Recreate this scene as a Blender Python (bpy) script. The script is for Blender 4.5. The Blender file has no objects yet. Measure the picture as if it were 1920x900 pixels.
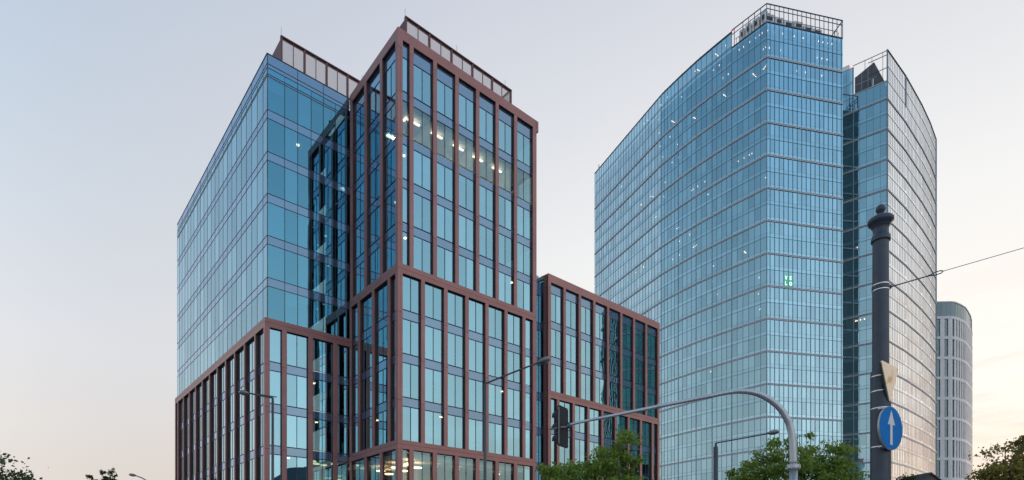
import bpy, bmesh, math, random
from mathutils import Vector, noise
R = math.radians
random.seed(7)
scene = bpy.context.scene
COL = scene.collection

# ------------------------------------------------------------------ camera
FP, CX, HY, CAMZ = 1070.0, 960.0, 1036.0, 1.6
cam_d = bpy.data.cameras.new('camera'); cam = bpy.data.objects.new('camera', cam_d); COL.objects.link(cam)
cam.location = (0, 0, CAMZ); cam.rotation_euler = (R(90), 0, 0)
cam_d.sensor_fit = 'HORIZONTAL'; cam_d.sensor_width = 36.0; cam_d.lens = FP/1920*36
cam_d.shift_x = 0.0; cam_d.shift_y = (HY-450)/1920
cam_d.clip_start = 0.1; cam_d.clip_end = 6000
scene.camera = cam

# ------------------------------------------------------------------ world
SUN_AZ = Vector((0.86, 0.51)).normalized()           # horizontal direction towards the sun
SUN_EL = R(1.3)
world = bpy.data.worlds.new('World'); scene.world = world; world.use_nodes = True
nt = world.node_tree; N = nt.nodes; L = nt.links
for n in list(N): N.remove(n)
out = N.new('ShaderNodeOutputWorld'); bg = N.new('ShaderNodeBackground'); L.new(bg.outputs[0], out.inputs[0])
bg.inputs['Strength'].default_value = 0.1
sky = N.new('ShaderNodeTexSky'); sky.sky_type = 'NISHITA'; sky.sun_disc = False
sky.sun_elevation = SUN_EL; sky.sun_rotation = math.atan2(SUN_AZ.x, SUN_AZ.y)
sky.air_density = 1.0; sky.dust_density = 2.0
tc = N.new('ShaderNodeTexCoord')
sep = N.new('ShaderNodeSeparateXYZ'); L.new(tc.outputs['Generated'], sep.inputs[0])
def M(op, a, b=None, c=None, clamp=False):
    n = N.new('ShaderNodeMath'); n.operation = op; n.use_clamp = clamp
    for i, v in enumerate((a, b, c)):
        if v is None: continue
        if isinstance(v, (int, float)): n.inputs[i].default_value = v
        else: L.new(v, n.inputs[i])
    return n.outputs[0]
def ramp(fac, stops):
    n = N.new('ShaderNodeValToRGB'); L.new(fac, n.inputs[0]); e = n.color_ramp.elements
    while len(e) < len(stops): e.new(0.5)
    for el, (p, c) in zip(e, stops): el.position = p; el.color = (*c, 1)
    return n.outputs[0]
def mixc(fac, a, b, mode='MIX'):
    n = N.new('ShaderNodeMix'); n.data_type = 'RGBA'; n.blend_type = mode
    if isinstance(fac, (int, float)): n.inputs['Factor'].default_value = fac
    else: L.new(fac, n.inputs['Factor'])
    for s, v in (('A', a), ('B', b)):
        if isinstance(v, tuple): n.inputs[s].default_value = (*v, 1)
        else: L.new(v, n.inputs[s] if False else [i for i in n.inputs if i.name == s and i.type == 'RGBA'][0])
    return [o for o in n.outputs if o.type == 'RGBA'][0]
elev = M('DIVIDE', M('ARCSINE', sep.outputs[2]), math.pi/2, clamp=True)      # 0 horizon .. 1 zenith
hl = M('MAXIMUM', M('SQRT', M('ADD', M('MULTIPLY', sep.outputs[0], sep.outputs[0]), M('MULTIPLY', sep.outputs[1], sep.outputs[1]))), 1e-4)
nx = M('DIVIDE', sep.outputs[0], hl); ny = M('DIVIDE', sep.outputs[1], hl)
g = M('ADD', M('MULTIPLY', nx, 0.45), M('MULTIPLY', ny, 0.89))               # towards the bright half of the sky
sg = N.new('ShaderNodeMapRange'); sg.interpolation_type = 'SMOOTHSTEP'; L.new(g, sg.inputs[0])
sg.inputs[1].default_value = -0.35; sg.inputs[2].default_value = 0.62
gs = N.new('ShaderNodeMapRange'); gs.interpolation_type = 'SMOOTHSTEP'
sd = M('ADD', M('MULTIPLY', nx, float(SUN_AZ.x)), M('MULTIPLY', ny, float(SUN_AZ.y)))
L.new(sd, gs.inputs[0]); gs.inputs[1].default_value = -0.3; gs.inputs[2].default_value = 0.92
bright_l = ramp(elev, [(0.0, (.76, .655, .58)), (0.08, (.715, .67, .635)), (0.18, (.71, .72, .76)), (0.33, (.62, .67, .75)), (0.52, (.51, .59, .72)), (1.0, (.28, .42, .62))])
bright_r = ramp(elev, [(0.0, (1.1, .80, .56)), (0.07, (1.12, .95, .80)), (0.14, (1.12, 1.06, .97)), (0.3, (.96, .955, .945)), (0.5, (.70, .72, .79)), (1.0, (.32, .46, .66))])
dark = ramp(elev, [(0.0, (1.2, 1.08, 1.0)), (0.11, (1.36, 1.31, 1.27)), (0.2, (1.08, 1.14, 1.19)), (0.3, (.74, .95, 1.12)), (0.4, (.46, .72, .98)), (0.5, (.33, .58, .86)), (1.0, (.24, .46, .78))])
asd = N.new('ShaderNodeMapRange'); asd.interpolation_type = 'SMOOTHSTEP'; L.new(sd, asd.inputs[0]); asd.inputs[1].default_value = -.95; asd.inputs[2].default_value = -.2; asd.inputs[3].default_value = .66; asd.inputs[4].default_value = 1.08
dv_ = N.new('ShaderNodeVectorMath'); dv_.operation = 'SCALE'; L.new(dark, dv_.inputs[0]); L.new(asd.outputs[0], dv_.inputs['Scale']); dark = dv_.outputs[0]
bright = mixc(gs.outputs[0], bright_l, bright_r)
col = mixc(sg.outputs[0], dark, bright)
# low, thin cloud streaks towards the sunset
mp = N.new('ShaderNodeMapping'); mp.inputs['Scale'].default_value = (2.2, 2.2, 14.0); L.new(tc.outputs['Generated'], mp.inputs[0])
nz = N.new('ShaderNodeTexNoise'); nz.inputs['Scale'].default_value = 2.3; nz.inputs['Detail'].default_value = 6; nz.inputs['Roughness'].default_value = .55
L.new(mp.outputs[0], nz.inputs[0])
cl = N.new('ShaderNodeMapRange'); cl.interpolation_type = 'SMOOTHSTEP'; L.new(nz.outputs[0], cl.inputs[0]); cl.inputs[1].default_value = .44; cl.inputs[2].default_value = .62
lowm = N.new('ShaderNodeMapRange'); lowm.interpolation_type = 'SMOOTHSTEP'; L.new(elev, lowm.inputs[0]); lowm.inputs[1].default_value = .28; lowm.inputs[2].default_value = .08
sunm = N.new('ShaderNodeMapRange'); sunm.interpolation_type = 'SMOOTHSTEP'; L.new(sd, sunm.inputs[0]); sunm.inputs[1].default_value = .55; sunm.inputs[2].default_value = .95
cm = M('MULTIPLY', M('MULTIPLY', cl.outputs[0], lowm.outputs[0]), M('MULTIPLY', sunm.outputs[0], 0.75))
col = mixc(cm, col, (.98, .80, .71))
# soft mottling of high thin haze
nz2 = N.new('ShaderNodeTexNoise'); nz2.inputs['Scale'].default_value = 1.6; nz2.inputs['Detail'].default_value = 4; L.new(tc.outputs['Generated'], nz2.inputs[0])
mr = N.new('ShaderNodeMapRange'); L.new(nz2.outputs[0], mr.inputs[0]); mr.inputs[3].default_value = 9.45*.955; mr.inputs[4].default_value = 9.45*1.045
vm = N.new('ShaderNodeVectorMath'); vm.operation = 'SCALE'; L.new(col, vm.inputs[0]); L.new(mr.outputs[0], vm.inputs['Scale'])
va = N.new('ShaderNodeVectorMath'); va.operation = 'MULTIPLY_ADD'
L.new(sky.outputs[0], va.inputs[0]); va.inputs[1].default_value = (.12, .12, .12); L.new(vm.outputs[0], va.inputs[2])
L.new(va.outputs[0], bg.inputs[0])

# ------------------------------------------------------------------ sun (just above the horizon, soft)
sl = bpy.data.lights.new('sun', 'SUN'); so = bpy.data.objects.new('sun', sl); COL.objects.link(so)
sl.energy = 1.0; sl.angle = R(7); sl.color = (1.0, .78, .58)
sv = Vector((SUN_AZ.x*math.cos(SUN_EL), SUN_AZ.y*math.cos(SUN_EL), math.sin(SUN_EL)))
so.rotation_euler = (-sv).to_track_quat('-Z', 'Y').to_euler()

scene.view_settings.view_transform = 'Standard'; scene.view_settings.look = 'None'
scene.view_settings.exposure = 0.0; scene.view_settings.gamma = 1.0; scene.view_settings.use_curve_mapping = False
scene.render.engine = 'CYCLES'
cy = scene.cycles
cy.max_bounces = 10; cy.glossy_bounces = 6; cy.transparent_max_bounces = 16; cy.diffuse_bounces = 6
cy.caustics_reflective = False; cy.caustics_refractive = False
cy.use_denoising = True

# ================================================================== helpers
def at(px, py, Y): return Vector(((px-CX)/FP*Y, Y, CAMZ+(HY-py)/FP*Y))
LOC = {}
def tag(o, label=None, cat=None, group=None, kind=None):
    if label: o['label'] = label
    if cat: o['category'] = cat
    if group: o['group'] = group
    if kind: o['kind'] = kind
    return o
def thing(name, loc, label, cat, group=None):
    o = bpy.data.objects.new(name, None); COL.objects.link(o); o.location = loc
    o.empty_display_size = .5
    LOC[o.name] = Vector(loc)
    return tag(o, label, cat, group)

class Frame:
    """a wall line: t runs left to right seen from outside, n is outwards, z up"""
    def __init__(s, P0, P1):
        s.P = Vector((P0[0], P0[1])); e = Vector((P1[0], P1[1])); d = e-s.P
        s.L = d.length; s.d = d.normalized(); s.n = Vector((s.d.y, -s.d.x))
    def pt(s, t, n, z):
        p = s.P+s.d*t+s.n*n
        return (p.x, p.y, z)
    def t_at_px(s, px):
        k = (px-CX)/FP       # (P.x+d.x t)/(P.y+d.y t) = k
        return (k*s.P.y-s.P.x)/(s.d.x-k*s.d.y)

class MB:
    def __init__(s): s.v = []; s.f = []
    def quad(s, *p):
        i = len(s.v); s.v += [tuple(q) for q in p]; s.f.append(tuple(range(i, i+len(p))))
    def hexa(s, p):   # p: 8 points, bottom 4 then top 4
        i = len(s.v); s.v += [tuple(q) for q in p]
        for f in ((0, 3, 2, 1), (4, 5, 6, 7), (0, 1, 5, 4), (1, 2, 6, 5), (2, 3, 7, 6), (3, 0, 4, 7)): s.f.append(tuple(i+k for k in f))
    def fbox(s, F, t0, t1, n0, n1, z0, z1):
        s.hexa([F.pt(t0, n0, z0), F.pt(t1, n0, z0), F.pt(t1, n1, z0), F.pt(t0, n1, z0),
                F.pt(t0, n0, z1), F.pt(t1, n0, z1), F.pt(t1, n1, z1), F.pt(t0, n1, z1)])
    def box(s, x0, x1, y0, y1, z0, z1):
        s.hexa([(x0, y0, z0), (x1, y0, z0), (x1, y1, z0), (x0, y1, z0), (x0, y0, z1), (x1, y0, z1), (x1, y1, z1), (x0, y1, z1)])
    def prism(s, poly, z0, z1):
        i = len(s.v); n = len(poly)
        s.v += [(p[0], p[1], z0) for p in poly]+[(p[0], p[1], z1) for p in poly]
        s.f.append(tuple(i+k for k in range(n))[::-1]); s.f.append(tuple(i+n+k for k in range(n)))
        for k in range(n):
            m = (k+1) % n; s.f.append((i+k, i+m, i+n+m, i+n+k))
    def tube(s, pts, rad, n=10, sq=(1, 1), cap=True):
        pts = [Vector(p) for p in pts]; rings = []
        if isinstance(rad, (int, float)): rad = [rad]*len(pts)
        up = None
        for k, p in enumerate(pts):
            a = pts[max(k-1, 0)]; b = pts[min(k+1, len(pts)-1)]; t = (b-a).normalized()
            ref = Vector((0, 0, 1)) if abs(t.z) < .95 else Vector((0, 1, 0))
            if up is not None and (up-t*up.dot(t)).length > .1: e2 = (up-t*up.dot(t)).normalized()
            else: e2 = (ref-t*ref.dot(t)).normalized()
            up = e2; e1 = t.cross(e2)
            i = len(s.v); rings.append(i)
            for q in range(n):
                w = 2*math.pi*q/n
                s.v.append(tuple(p+e1*math.cos(w)*rad[k]*sq[0]+e2*math.sin(w)*rad[k]*sq[1]))
        for a, b in zip(rings, rings[1:]):
            for q in range(n):
                m = (q+1) % n; s.f.append((a+q, a+m, b+m, b+q))
        if cap: s.f.append(tuple(rings[0]+q for q in range(n))[::-1]); s.f.append(tuple(rings[-1]+q for q in range(n)))
    def lathe(s, c, prof, n=24, cap=True):   # prof: (r,z) list
        rings = []
        for r, z in prof:
            rings.append(len(s.v))
            for q in range(n):
                w = 2*math.pi*q/n; s.v.append((c[0]+r*math.cos(w), c[1]+r*math.sin(w), z))
        for a, b in zip(rings, rings[1:]):
            for q in range(n):
                m = (q+1) % n; s.f.append((a+q, a+m, b+m, b+q))
        if cap: s.f.append(tuple(rings[0]+q for q in range(n))[::-1]); s.f.append(tuple(rings[-1]+q for q in range(n)))
    def build(s, name, m, parent=None, smooth=False, closed=True, base=None, label=None, kind=None):
        if not s.v: return None
        org = Vector((0, 0, 0))
        if parent is not None: org = LOC[parent.name]
        elif base is not None: org = Vector(base)
        me = bpy.data.meshes.new(name)
        me.from_pydata([(v[0]-org.x, v[1]-org.y, v[2]-org.z) for v in s.v], [], s.f)
        if closed:
            bm = bmesh.new(); bm.from_mesh(me); bmesh.ops.recalc_face_normals(bm, faces=bm.faces); bm.to_mesh(me); bm.free()
        if smooth: me.polygons.foreach_set('use_smooth', [True]*len(me.polygons))
        me.materials.append(m); me.update()
        o = bpy.data.objects.new(name, me); COL.objects.link(o)
        if parent is not None: o.parent = parent
        elif base is not None: o.location = base
        LOC[o.name] = org
        if label: o['label'] = label
        if kind: o['kind'] = kind
        return o

# ------------------------------------------------------------------ materials
def mat(name, color, rough=.6, metal=0.0, var=.12, scale=1.5, spec=.4, bump=0.0):
    m = bpy.data.materials.new(name); m.use_nodes = True; t = m.node_tree; b = t.nodes['Principled BSDF']
    b.inputs['Roughness'].default_value = rough; b.inputs['Metallic'].default_value = metal
    b.inputs['Specular IOR Level'].default_value = spec
    tcn = t.nodes.new('ShaderNodeTexCoord'); nn = t.nodes.new('ShaderNodeTexNoise'); nn.inputs['Scale'].default_value = scale; nn.inputs['Detail'].default_value = 5
    t.links.new(tcn.outputs['Object'], nn.inputs[0])
    r = t.nodes.new('ShaderNodeValToRGB'); e = r.color_ramp.elements
    e[0].position = .3; e[1].position = .7
    e[0].color = (*[c*(1-var) for c in color], 1); e[1].color = (*[min(1, c*(1+var)) for c in color], 1)
    t.links.new(nn.outputs[0], r.inputs[0]); t.links.new(r.outputs[0], b.inputs['Base Color'])
    if bump:
        bp = t.nodes.new('ShaderNodeBump'); bp.inputs['Strength'].default_value = bump; t.links.new(nn.outputs[0], bp.inputs['Height']); t.links.new(bp.outputs[0], b.inputs['Normal'])
    return m
def add_joints(m, z0, step, wid=.03):
    """horizontal panel joints and a slightly different tone from panel to panel"""
    t = m.node_tree; n = t.nodes; l = t.links; b = n['Principled BSDF']; src = b.inputs['Base Color'].links[0].from_socket
    geo = n.new('ShaderNodeNewGeometry'); sp = n.new('ShaderNodeSeparateXYZ'); l.new(geo.outputs['Position'], sp.inputs[0])
    def mt(op, a, v): q = n.new('ShaderNodeMath'); q.operation = op; l.new(a, q.inputs[0]); q.inputs[1].default_value = v; return q.outputs[0]
    k = mt('DIVIDE', mt('SUBTRACT', sp.outputs[2], z0), step); fr = mt('FRACT', k, 0); joint = mt('LESS_THAN', fr, wid/step)
    fl_ = mt('FLOOR', k, 0); oi = n.new('ShaderNodeObjectInfo'); ad = n.new('ShaderNodeMath'); ad.operation = 'ADD'; l.new(fl_, ad.inputs[0]); l.new(oi.outputs['Random'], ad.inputs[1])
    wn = n.new('ShaderNodeTexWhiteNoise'); wn.noise_dimensions = '1D'; l.new(ad.outputs[0], wn.inputs['W'])
    mr_ = n.new('ShaderNodeMapRange'); l.new(wn.outputs['Value'], mr_.inputs[0]); mr_.inputs[3].default_value = .90; mr_.inputs[4].default_value = 1.08
    vs = n.new('ShaderNodeVectorMath'); vs.operation = 'SCALE'; l.new(src, vs.inputs[0]); l.new(mr_.outputs[0], vs.inputs['Scale'])
    mx = n.new('ShaderNodeMix'); mx.data_type = 'RGBA'; l.new(joint, mx.inputs['Factor']); ci = [i for i in mx.inputs if i.type == 'RGBA']
    l.new(vs.outputs[0], ci[0]); ci[1].default_value = (.06, .03, .03, 1)
    l.new([q for q in mx.outputs if q.type == 'RGBA'][0], b.inputs['Base Color'])
def emit(name, color, strength):
    m = bpy.data.materials.new(name); m.use_nodes = True; b = m.node_tree.nodes['Principled BSDF']
    b.inputs['Base Color'].default_value = (*color, 1); b.inputs['Emission Color'].default_value = (*color, 1); b.inputs['Emission Strength'].default_value = strength
    return m
def glass(name, tint, trans, r0=.42, graze=(.88, .94, .95), wav=.02, wscale=.5, rough=0.0, back=None):
    """coated facade glass: part mirror (tinted, whiter at grazing), part see-through (or onto a solid back)"""
    m = bpy.data.materials.new(name); m.use_nodes = True; t = m.node_tree; n = t.nodes; l = t.links
    for k in list(n): n.remove(k)
    o = n.new('ShaderNodeOutputMaterial'); mix = n.new('ShaderNodeMixShader'); l.new(mix.outputs[0], o.inputs[0])
    gl = n.new('ShaderNodeBsdfGlossy'); gl.inputs['Roughness'].default_value = rough
    if back is None:
        tr = n.new('ShaderNodeBsdfTransparent'); tr.inputs[0].default_value = (*trans, 1)
    else:
        tr = n.new('ShaderNodeBsdfDiffuse'); tr.inputs[0].default_value = (*back, 1)
    lw = n.new('ShaderNodeLayerWeight'); lw.inputs[0].default_value = .5
    p = n.new('ShaderNodeMath'); p.operation = 'POWER'; l.new(lw.outputs['Facing'], p.inputs[0]); p.inputs[1].default_value = 3.0
    f = n.new('ShaderNodeMapRange'); l.new(p.outputs[0], f.inputs[0]); f.inputs[3].default_value = r0; f.inputs[4].default_value = .98
    # each pane a little different
    geo = n.new('ShaderNodeNewGeometry'); oi = n.new('ShaderNodeObjectInfo')
    ad = n.new('ShaderNodeMath'); ad.operation = 'ADD'; l.new(geo.outputs['Random Per Island'], ad.inputs[0]); l.new(oi.outputs['Random'], ad.inputs[1])
    fr = n.new('ShaderNodeMath'); fr.operation = 'FRACT'; l.new(ad.outputs[0], fr.inputs[0])
    vr = n.new('ShaderNodeMapRange'); l.new(fr.outputs[0], vr.inputs[0]); vr.inputs[3].default_value = .84; vr.inputs[4].default_value = 1.07
    mul = n.new('ShaderNodeMath'); mul.operation = 'MULTIPLY'; mul.use_clamp = True; l.new(f.outputs[0], mul.inputs[0]); l.new(vr.outputs[0], mul.inputs[1])
    l.new(mul.outputs[0], mix.inputs[0])
    c = n.new('ShaderNodeMix'); c.data_type = 'RGBA'; l.new(p.outputs[0], c.inputs['Factor'])
    ci = [i for i in c.inputs if i.type == 'RGBA']; ci[0].default_value = (*tint, 1); ci[1].default_value = (*graze, 1)
    l.new([q for q in c.outputs if q.type == 'RGBA'][0], gl.inputs['Color'])
    tcn = n.new('ShaderNodeTexCoord'); nn = n.new('ShaderNodeTexNoise'); nn.inputs['Scale'].default_value = wscale; nn.inputs['Detail'].default_value = 1
    l.new(tcn.outputs['Object'], nn.inputs[0])
    bp = n.new('ShaderNodeBump'); bp.inputs['Strength'].default_value = 1.0; bp.inputs['Distance'].default_value = wav; l.new(nn.outputs[0], bp.inputs['Height'])
    l.new(bp.outputs[0], gl.inputs['Normal'])
    l.new(tr.outputs[0], mix.inputs[1]); l.new(gl.outputs[0], mix.inputs[2])
    return m

MT = {}
MT['brown'] = mat('anodised brown cladding', (.35, .165, .16), .42, 0.2, .07, .7)
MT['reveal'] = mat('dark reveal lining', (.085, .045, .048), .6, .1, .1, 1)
add_joints(MT['brown'], 11.05-.37, 3.69)
MT['brown_panel'] = mat('brown screen panel', (.15, .06, .06), .5, .1, .1, 1)
MT['coping'] = mat('zinc coping', (.5, .52, .52), .4, .6)
MT['dark_frame'] = mat('dark window frame', (.03, .045, .06), .4, .2)
MT['glass'] = glass('blue coated glass', (.38, .72, .88), (.30, .52, .56), .64, graze=(.82, .91, .94), wav=.004)
MT['wing_glass'] = glass('deep blue wing glass', (.24, .60, .80), (.22, .46, .54), .48, graze=(.90, .96, .97), wav=.004)
MT['glass_clear'] = glass('clearer glass', (.45, .72, .80), (.80, .90, .90), .30, wav=.003)
MT['spandrel'] = glass('spandrel glass', (.36, .55, .74), (0, 0, 0), .45, back=(.10, .15, .24), graze=(.70, .78, .90), wav=.003)
MT['tower_glass'] = glass('tower glass', (.43, .70, .84), (.26, .42, .50), .66, wav=.004, wscale=.3)
MT['tower_spandrel'] = glass('tower spandrel glass', (.43, .70, .84), (0, 0, 0), .66, back=(.10, .20, .26), wav=.003)
MT['tower_glass_flat'] = glass('greyer tower glass', (.52, .72, .82), (.28, .42, .48), .74, wav=.004, wscale=.3)  # paler copy of tower glass; shading step at the fold put into its tint
MT['pale_glass'] = glass('pale tower glass', (.86, .91, .95), (.3, .35, .38), .93, graze=(.95, .95, .95), wav=.004, wscale=.3)
MT['dark_wall'] = glass('dark side glazing', (.30, .42, .46), (0, 0, 0), .16, back=(.03, .06, .07), wav=.004)
MT['steel_band'] = mat('silver floor band', (.56, .59, .64), .55, .1, .05, .4)
MT['mullion'] = mat('dark mullion', (.15, .22, .28), .45, .3)
MT['fin'] = mat('pale aluminium fin', (.55, .50, .52), .45, .3)
MT['slab'] = mat('concrete slab', (.22, .22, .22), .8)
MT['core'] = mat('interior wall', (.16, .17, .17), .9)
MT['ceiling'] = mat('white ceiling', (.75, .75, .72), .9)
MT['blind'] = mat('roller blind', (.62, .66, .66), .9, spec=.1)
MT['lamp'] = emit('ceiling lamp', (1, .70, .38), 4.5)
MT['lamp_soft'] = emit('office lamp', (1, .84, .64), 2.4)
MT['room_fill'] = emit('added room fill light', (1, .86, .66), 10.0)  # glow for the extra rear row that lifts the lit storey
MT['spot'] = emit('downlight', (1, .50, .28), 13.0)
MT['red'] = emit('aviation lamp red', (1, .1, .12), 2.0)
MT['roof'] = mat('roof membrane', (.25, .25, .25), .9)
MT['plant'] = mat('grey plant unit', (.72, .75, .77), .6, .3, .2, 2)
MT['plant_dark'] = mat('dark louvre', (.07, .08, .10), .7)
MT['steel_dark'] = mat('dark painted steel', (.06, .07, .09), .45, .4)
MT['stone'] = mat('pale stone cladding', (.78, .77, .78), .7, 0, .06, .3)

# ------------------------------------------------------------------ polygons
def inset(poly, d):
    n = len(poly); P = [Vector((p[0], p[1])) for p in poly]
    area = sum(P[i].x*P[(i+1) % n].y-P[(i+1) % n].x*P[i].y for i in range(n))
    sgn = 1 if area > 0 else -1
    outp = []
    for i in range(n):
        a, b, c = P[i-1], P[i], P[(i+1) % n]
        d1 = (b-a).normalized(); d2 = (c-b).normalized()
        n1 = Vector((-d1.y, d1.x))*sgn; n2 = Vector((-d2.y, d2.x))*sgn
        bis = n1+n2; k = d/max(.3, (1+n1.dot(n2)))
        outp.append(b+bis*k)
    return outp

class Windows:
    """collects the windows of one building: the 100 largest in the picture become parts, the rest one part"""
    def __init__(s, root, maxn=100): s.w = []; s.root = root; s.maxn = maxn
    def add(s, F, t0, t1, n, z0, z1, gm, fm, panes=1, bar=.05, jit=.0015, hide=False, proud=.03, bars=True, tr=None, toponly=False):
        w = dict(q=[], b=[], gm=gm, fm=fm)
        splits = [t0+(t1-t0)*k/panes for k in range(panes+1)]
        for a, b in zip(splits, splits[1:]):
            j = [random.uniform(-jit, jit) for _ in range(4)]
            w['q'].append((F.pt(a, n+j[0], z0), F.pt(b, n+j[1], z0), F.pt(b, n+j[2], z1), F.pt(a, n+j[3], z1)))
        if bars:
            for t in splits[1:-1]: w['b'].append((F, t-bar/2, t+bar/2, n+.004, n+proud, z0, z1))
            
            if panes == 1: w['b'].append((F, t0, t0+.03, n+.004, n+proud, z0, z1))
            if not toponly: w['b'].append((F, t0, t1, n+.004, n+proud+.004, z0-bar/2, z0+bar/2))
            w['b'].append((F, t0, t1, n+.004, n+proud+.004, z1-bar/2, z1+bar/2))
            if tr: w['b'].append((F, t0, t1, n+.004, n+proud+.004, tr-bar/2, tr+bar/2))
        # projected size
        P = []
        for (t, z) in ((t0, z0), (t1, z0), (t1, z1), (t0, z1)):
            p = F.pt(t, n, z)
            if p[1] < 1: P = None; break
            P.append((CX+p[0]/p[1]*FP, HY-(p[2]-CAMZ)/p[1]*FP))
        sc = 0
        mid = F.pt((t0+t1)/2, 0, 0); facing = F.n.x*(-mid[0])+F.n.y*(-mid[1])
        if P and not hide and facing > 0:
            xs = [min(max(q[0], 0), 1920) for q in P]; ys = [min(max(q[1], 0), 900) for q in P]
            if max(ys) > min(ys): sc = sum(P[i][0]*P[(i+1) % 4][1]-P[(i+1) % 4][0]*P[i][1] for i in range(4))
            if max(q[1] for q in P) > 930: sc = 0 if min(q[1] for q in P) > 895 else sc*.3
        w['s'] = abs(sc); s.w.append(w)
    def finish(s):
        s.w.sort(key=lambda w: -w['s'])
        n = s.maxn if len(s.w) > s.maxn else len(s.w)
        if len(s.w) > s.maxn: n = s.maxn-1
        for w in s.w[:n]:
            g = MB(); [g.quad(*q) for q in w['q']]
            o = g.build('window', w['gm'], s.root, closed=False)
            b = MB(); [b.fbox(*q) for q in w['b']]
            b.build('window_frame', w['fm'], o)
        rest = s.w[n:]
        if rest:
            mats = []
            for w in rest:
                if w['gm'] not in mats: mats.append(w['gm'])
            g = MB(); mi = []
            for w in rest:
                for q in w['q']: g.quad(*q); mi.append(mats.index(w['gm']))
            o = g.build('window', mats[0], s.root, closed=False, kind='stuff')
            for m_ in mats[1:]: o.data.materials.append(m_)
            o.data.polygons.foreach_set('material_index', mi)
            b = MB()
            for w in rest: [b.fbox(*q) for q in w['b']]
            b.build('window_frame', rest[0]['fm'], o, kind='stuff')

# ================================================================== ground
GZ = 0.0
g_ = MB(); g_.quad((-2500, -2500, GZ), (2500, -2500, GZ), (2500, 2500, GZ), (-2500, 2500, GZ))
o = g_.build('ground', mat('city ground', (.14, .145, .145), .95, 0, .25, .02), closed=False); tag(o, kind='structure')
u = Vector((.7558, .6548)); nf = Vector((.6548, -.7558))           # main street direction (along the brown fronts)
A = Vector((-9.52, 47.6)); 
rp = A+nf*12
def strip(name, off0, off1, z, m, l0=-400, l1=400):
    s_ = MB(); a = A+nf*off0; b = A+nf*off1
    s_.quad((*(a+u*l0), z), (*(b+u*l0), z), (*(b+u*l1), z), (*(a+u*l1), z)); q = s_.build(name, m, closed=False); tag(q, kind='structure'); return q
asphalt = mat('asphalt', (.05, .05, .052), .85, 0, .2, .6)
paving = mat('paving slabs', (.30, .29, .27), .85, 0, .12, 1.2)
white_paint = mat('road paint', (.78, .78, .75), .7, 0, .08, 3)
strip('road', 14, 28, GZ+.012, asphalt)
pv = MB(); a = A+nf*(-60); b = A+nf*13.85
pv.prism([a+u*-200, b+u*-200, b+u*200, a+u*200], GZ+.002, GZ+.14); tag(pv.build('pavement', paving), kind='structure')
kb = MB(); a = A+nf*13.85; b = A+nf*14.0
kb.prism([a+u*-200, b+u*-200, b+u*200, a+u*200], GZ+.002, GZ+.15); tag(kb.build('kerb', mat('granite kerb', (.38, .37, .36), .8)), kind='structure')
mk = MB()
for k in range(-30, 40):
    a = A+nf*20.9+u*(k*6); b = A+nf*21.05+u*(k*6); mk.quad((*a, GZ+.02), (*b, GZ+.02), (*(b+u*3), GZ+.02), (*(a+u*3), GZ+.02))
tag(mk.build('road_marking', white_paint, closed=False), kind='structure')

# ================================================================== brown framed office building (tower + left wing)
ROOF = 45.5
LV = {k: 11.05+3.69*k for k in range(0, 10)}      # 0: 11.05 .. 8: 40.6
vt = Vector((-.642, .767)); vw = Vector((-.664, .748)); vperp = Vector((-.6548, .7558))
Ar = A+u*15.9
T = A+vt*9.5
B = Vector((-21.55, 49.76))
E = B+vw*35.3
root = thing('office_building', (A.x, A.y, 0), 'dark brown framed glass office building with a tall corner block and a smooth glass wing', 'building')
W = Windows(root)
Ftf = Frame(A, Ar); Ftl = Frame(T, A); 
uw = (T-B).normalized()
Fwf = Frame(B, T); Fwl = Frame(E, B)
RD = .25                                            # reveal depth
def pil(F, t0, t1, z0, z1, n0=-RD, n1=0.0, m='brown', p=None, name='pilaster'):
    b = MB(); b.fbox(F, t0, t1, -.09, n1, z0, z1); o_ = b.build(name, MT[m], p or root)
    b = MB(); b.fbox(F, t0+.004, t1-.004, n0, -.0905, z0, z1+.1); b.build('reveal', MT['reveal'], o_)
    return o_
def lit_bay(F, t0, t1, L_, n=-RD, p=None):
    pass
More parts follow.
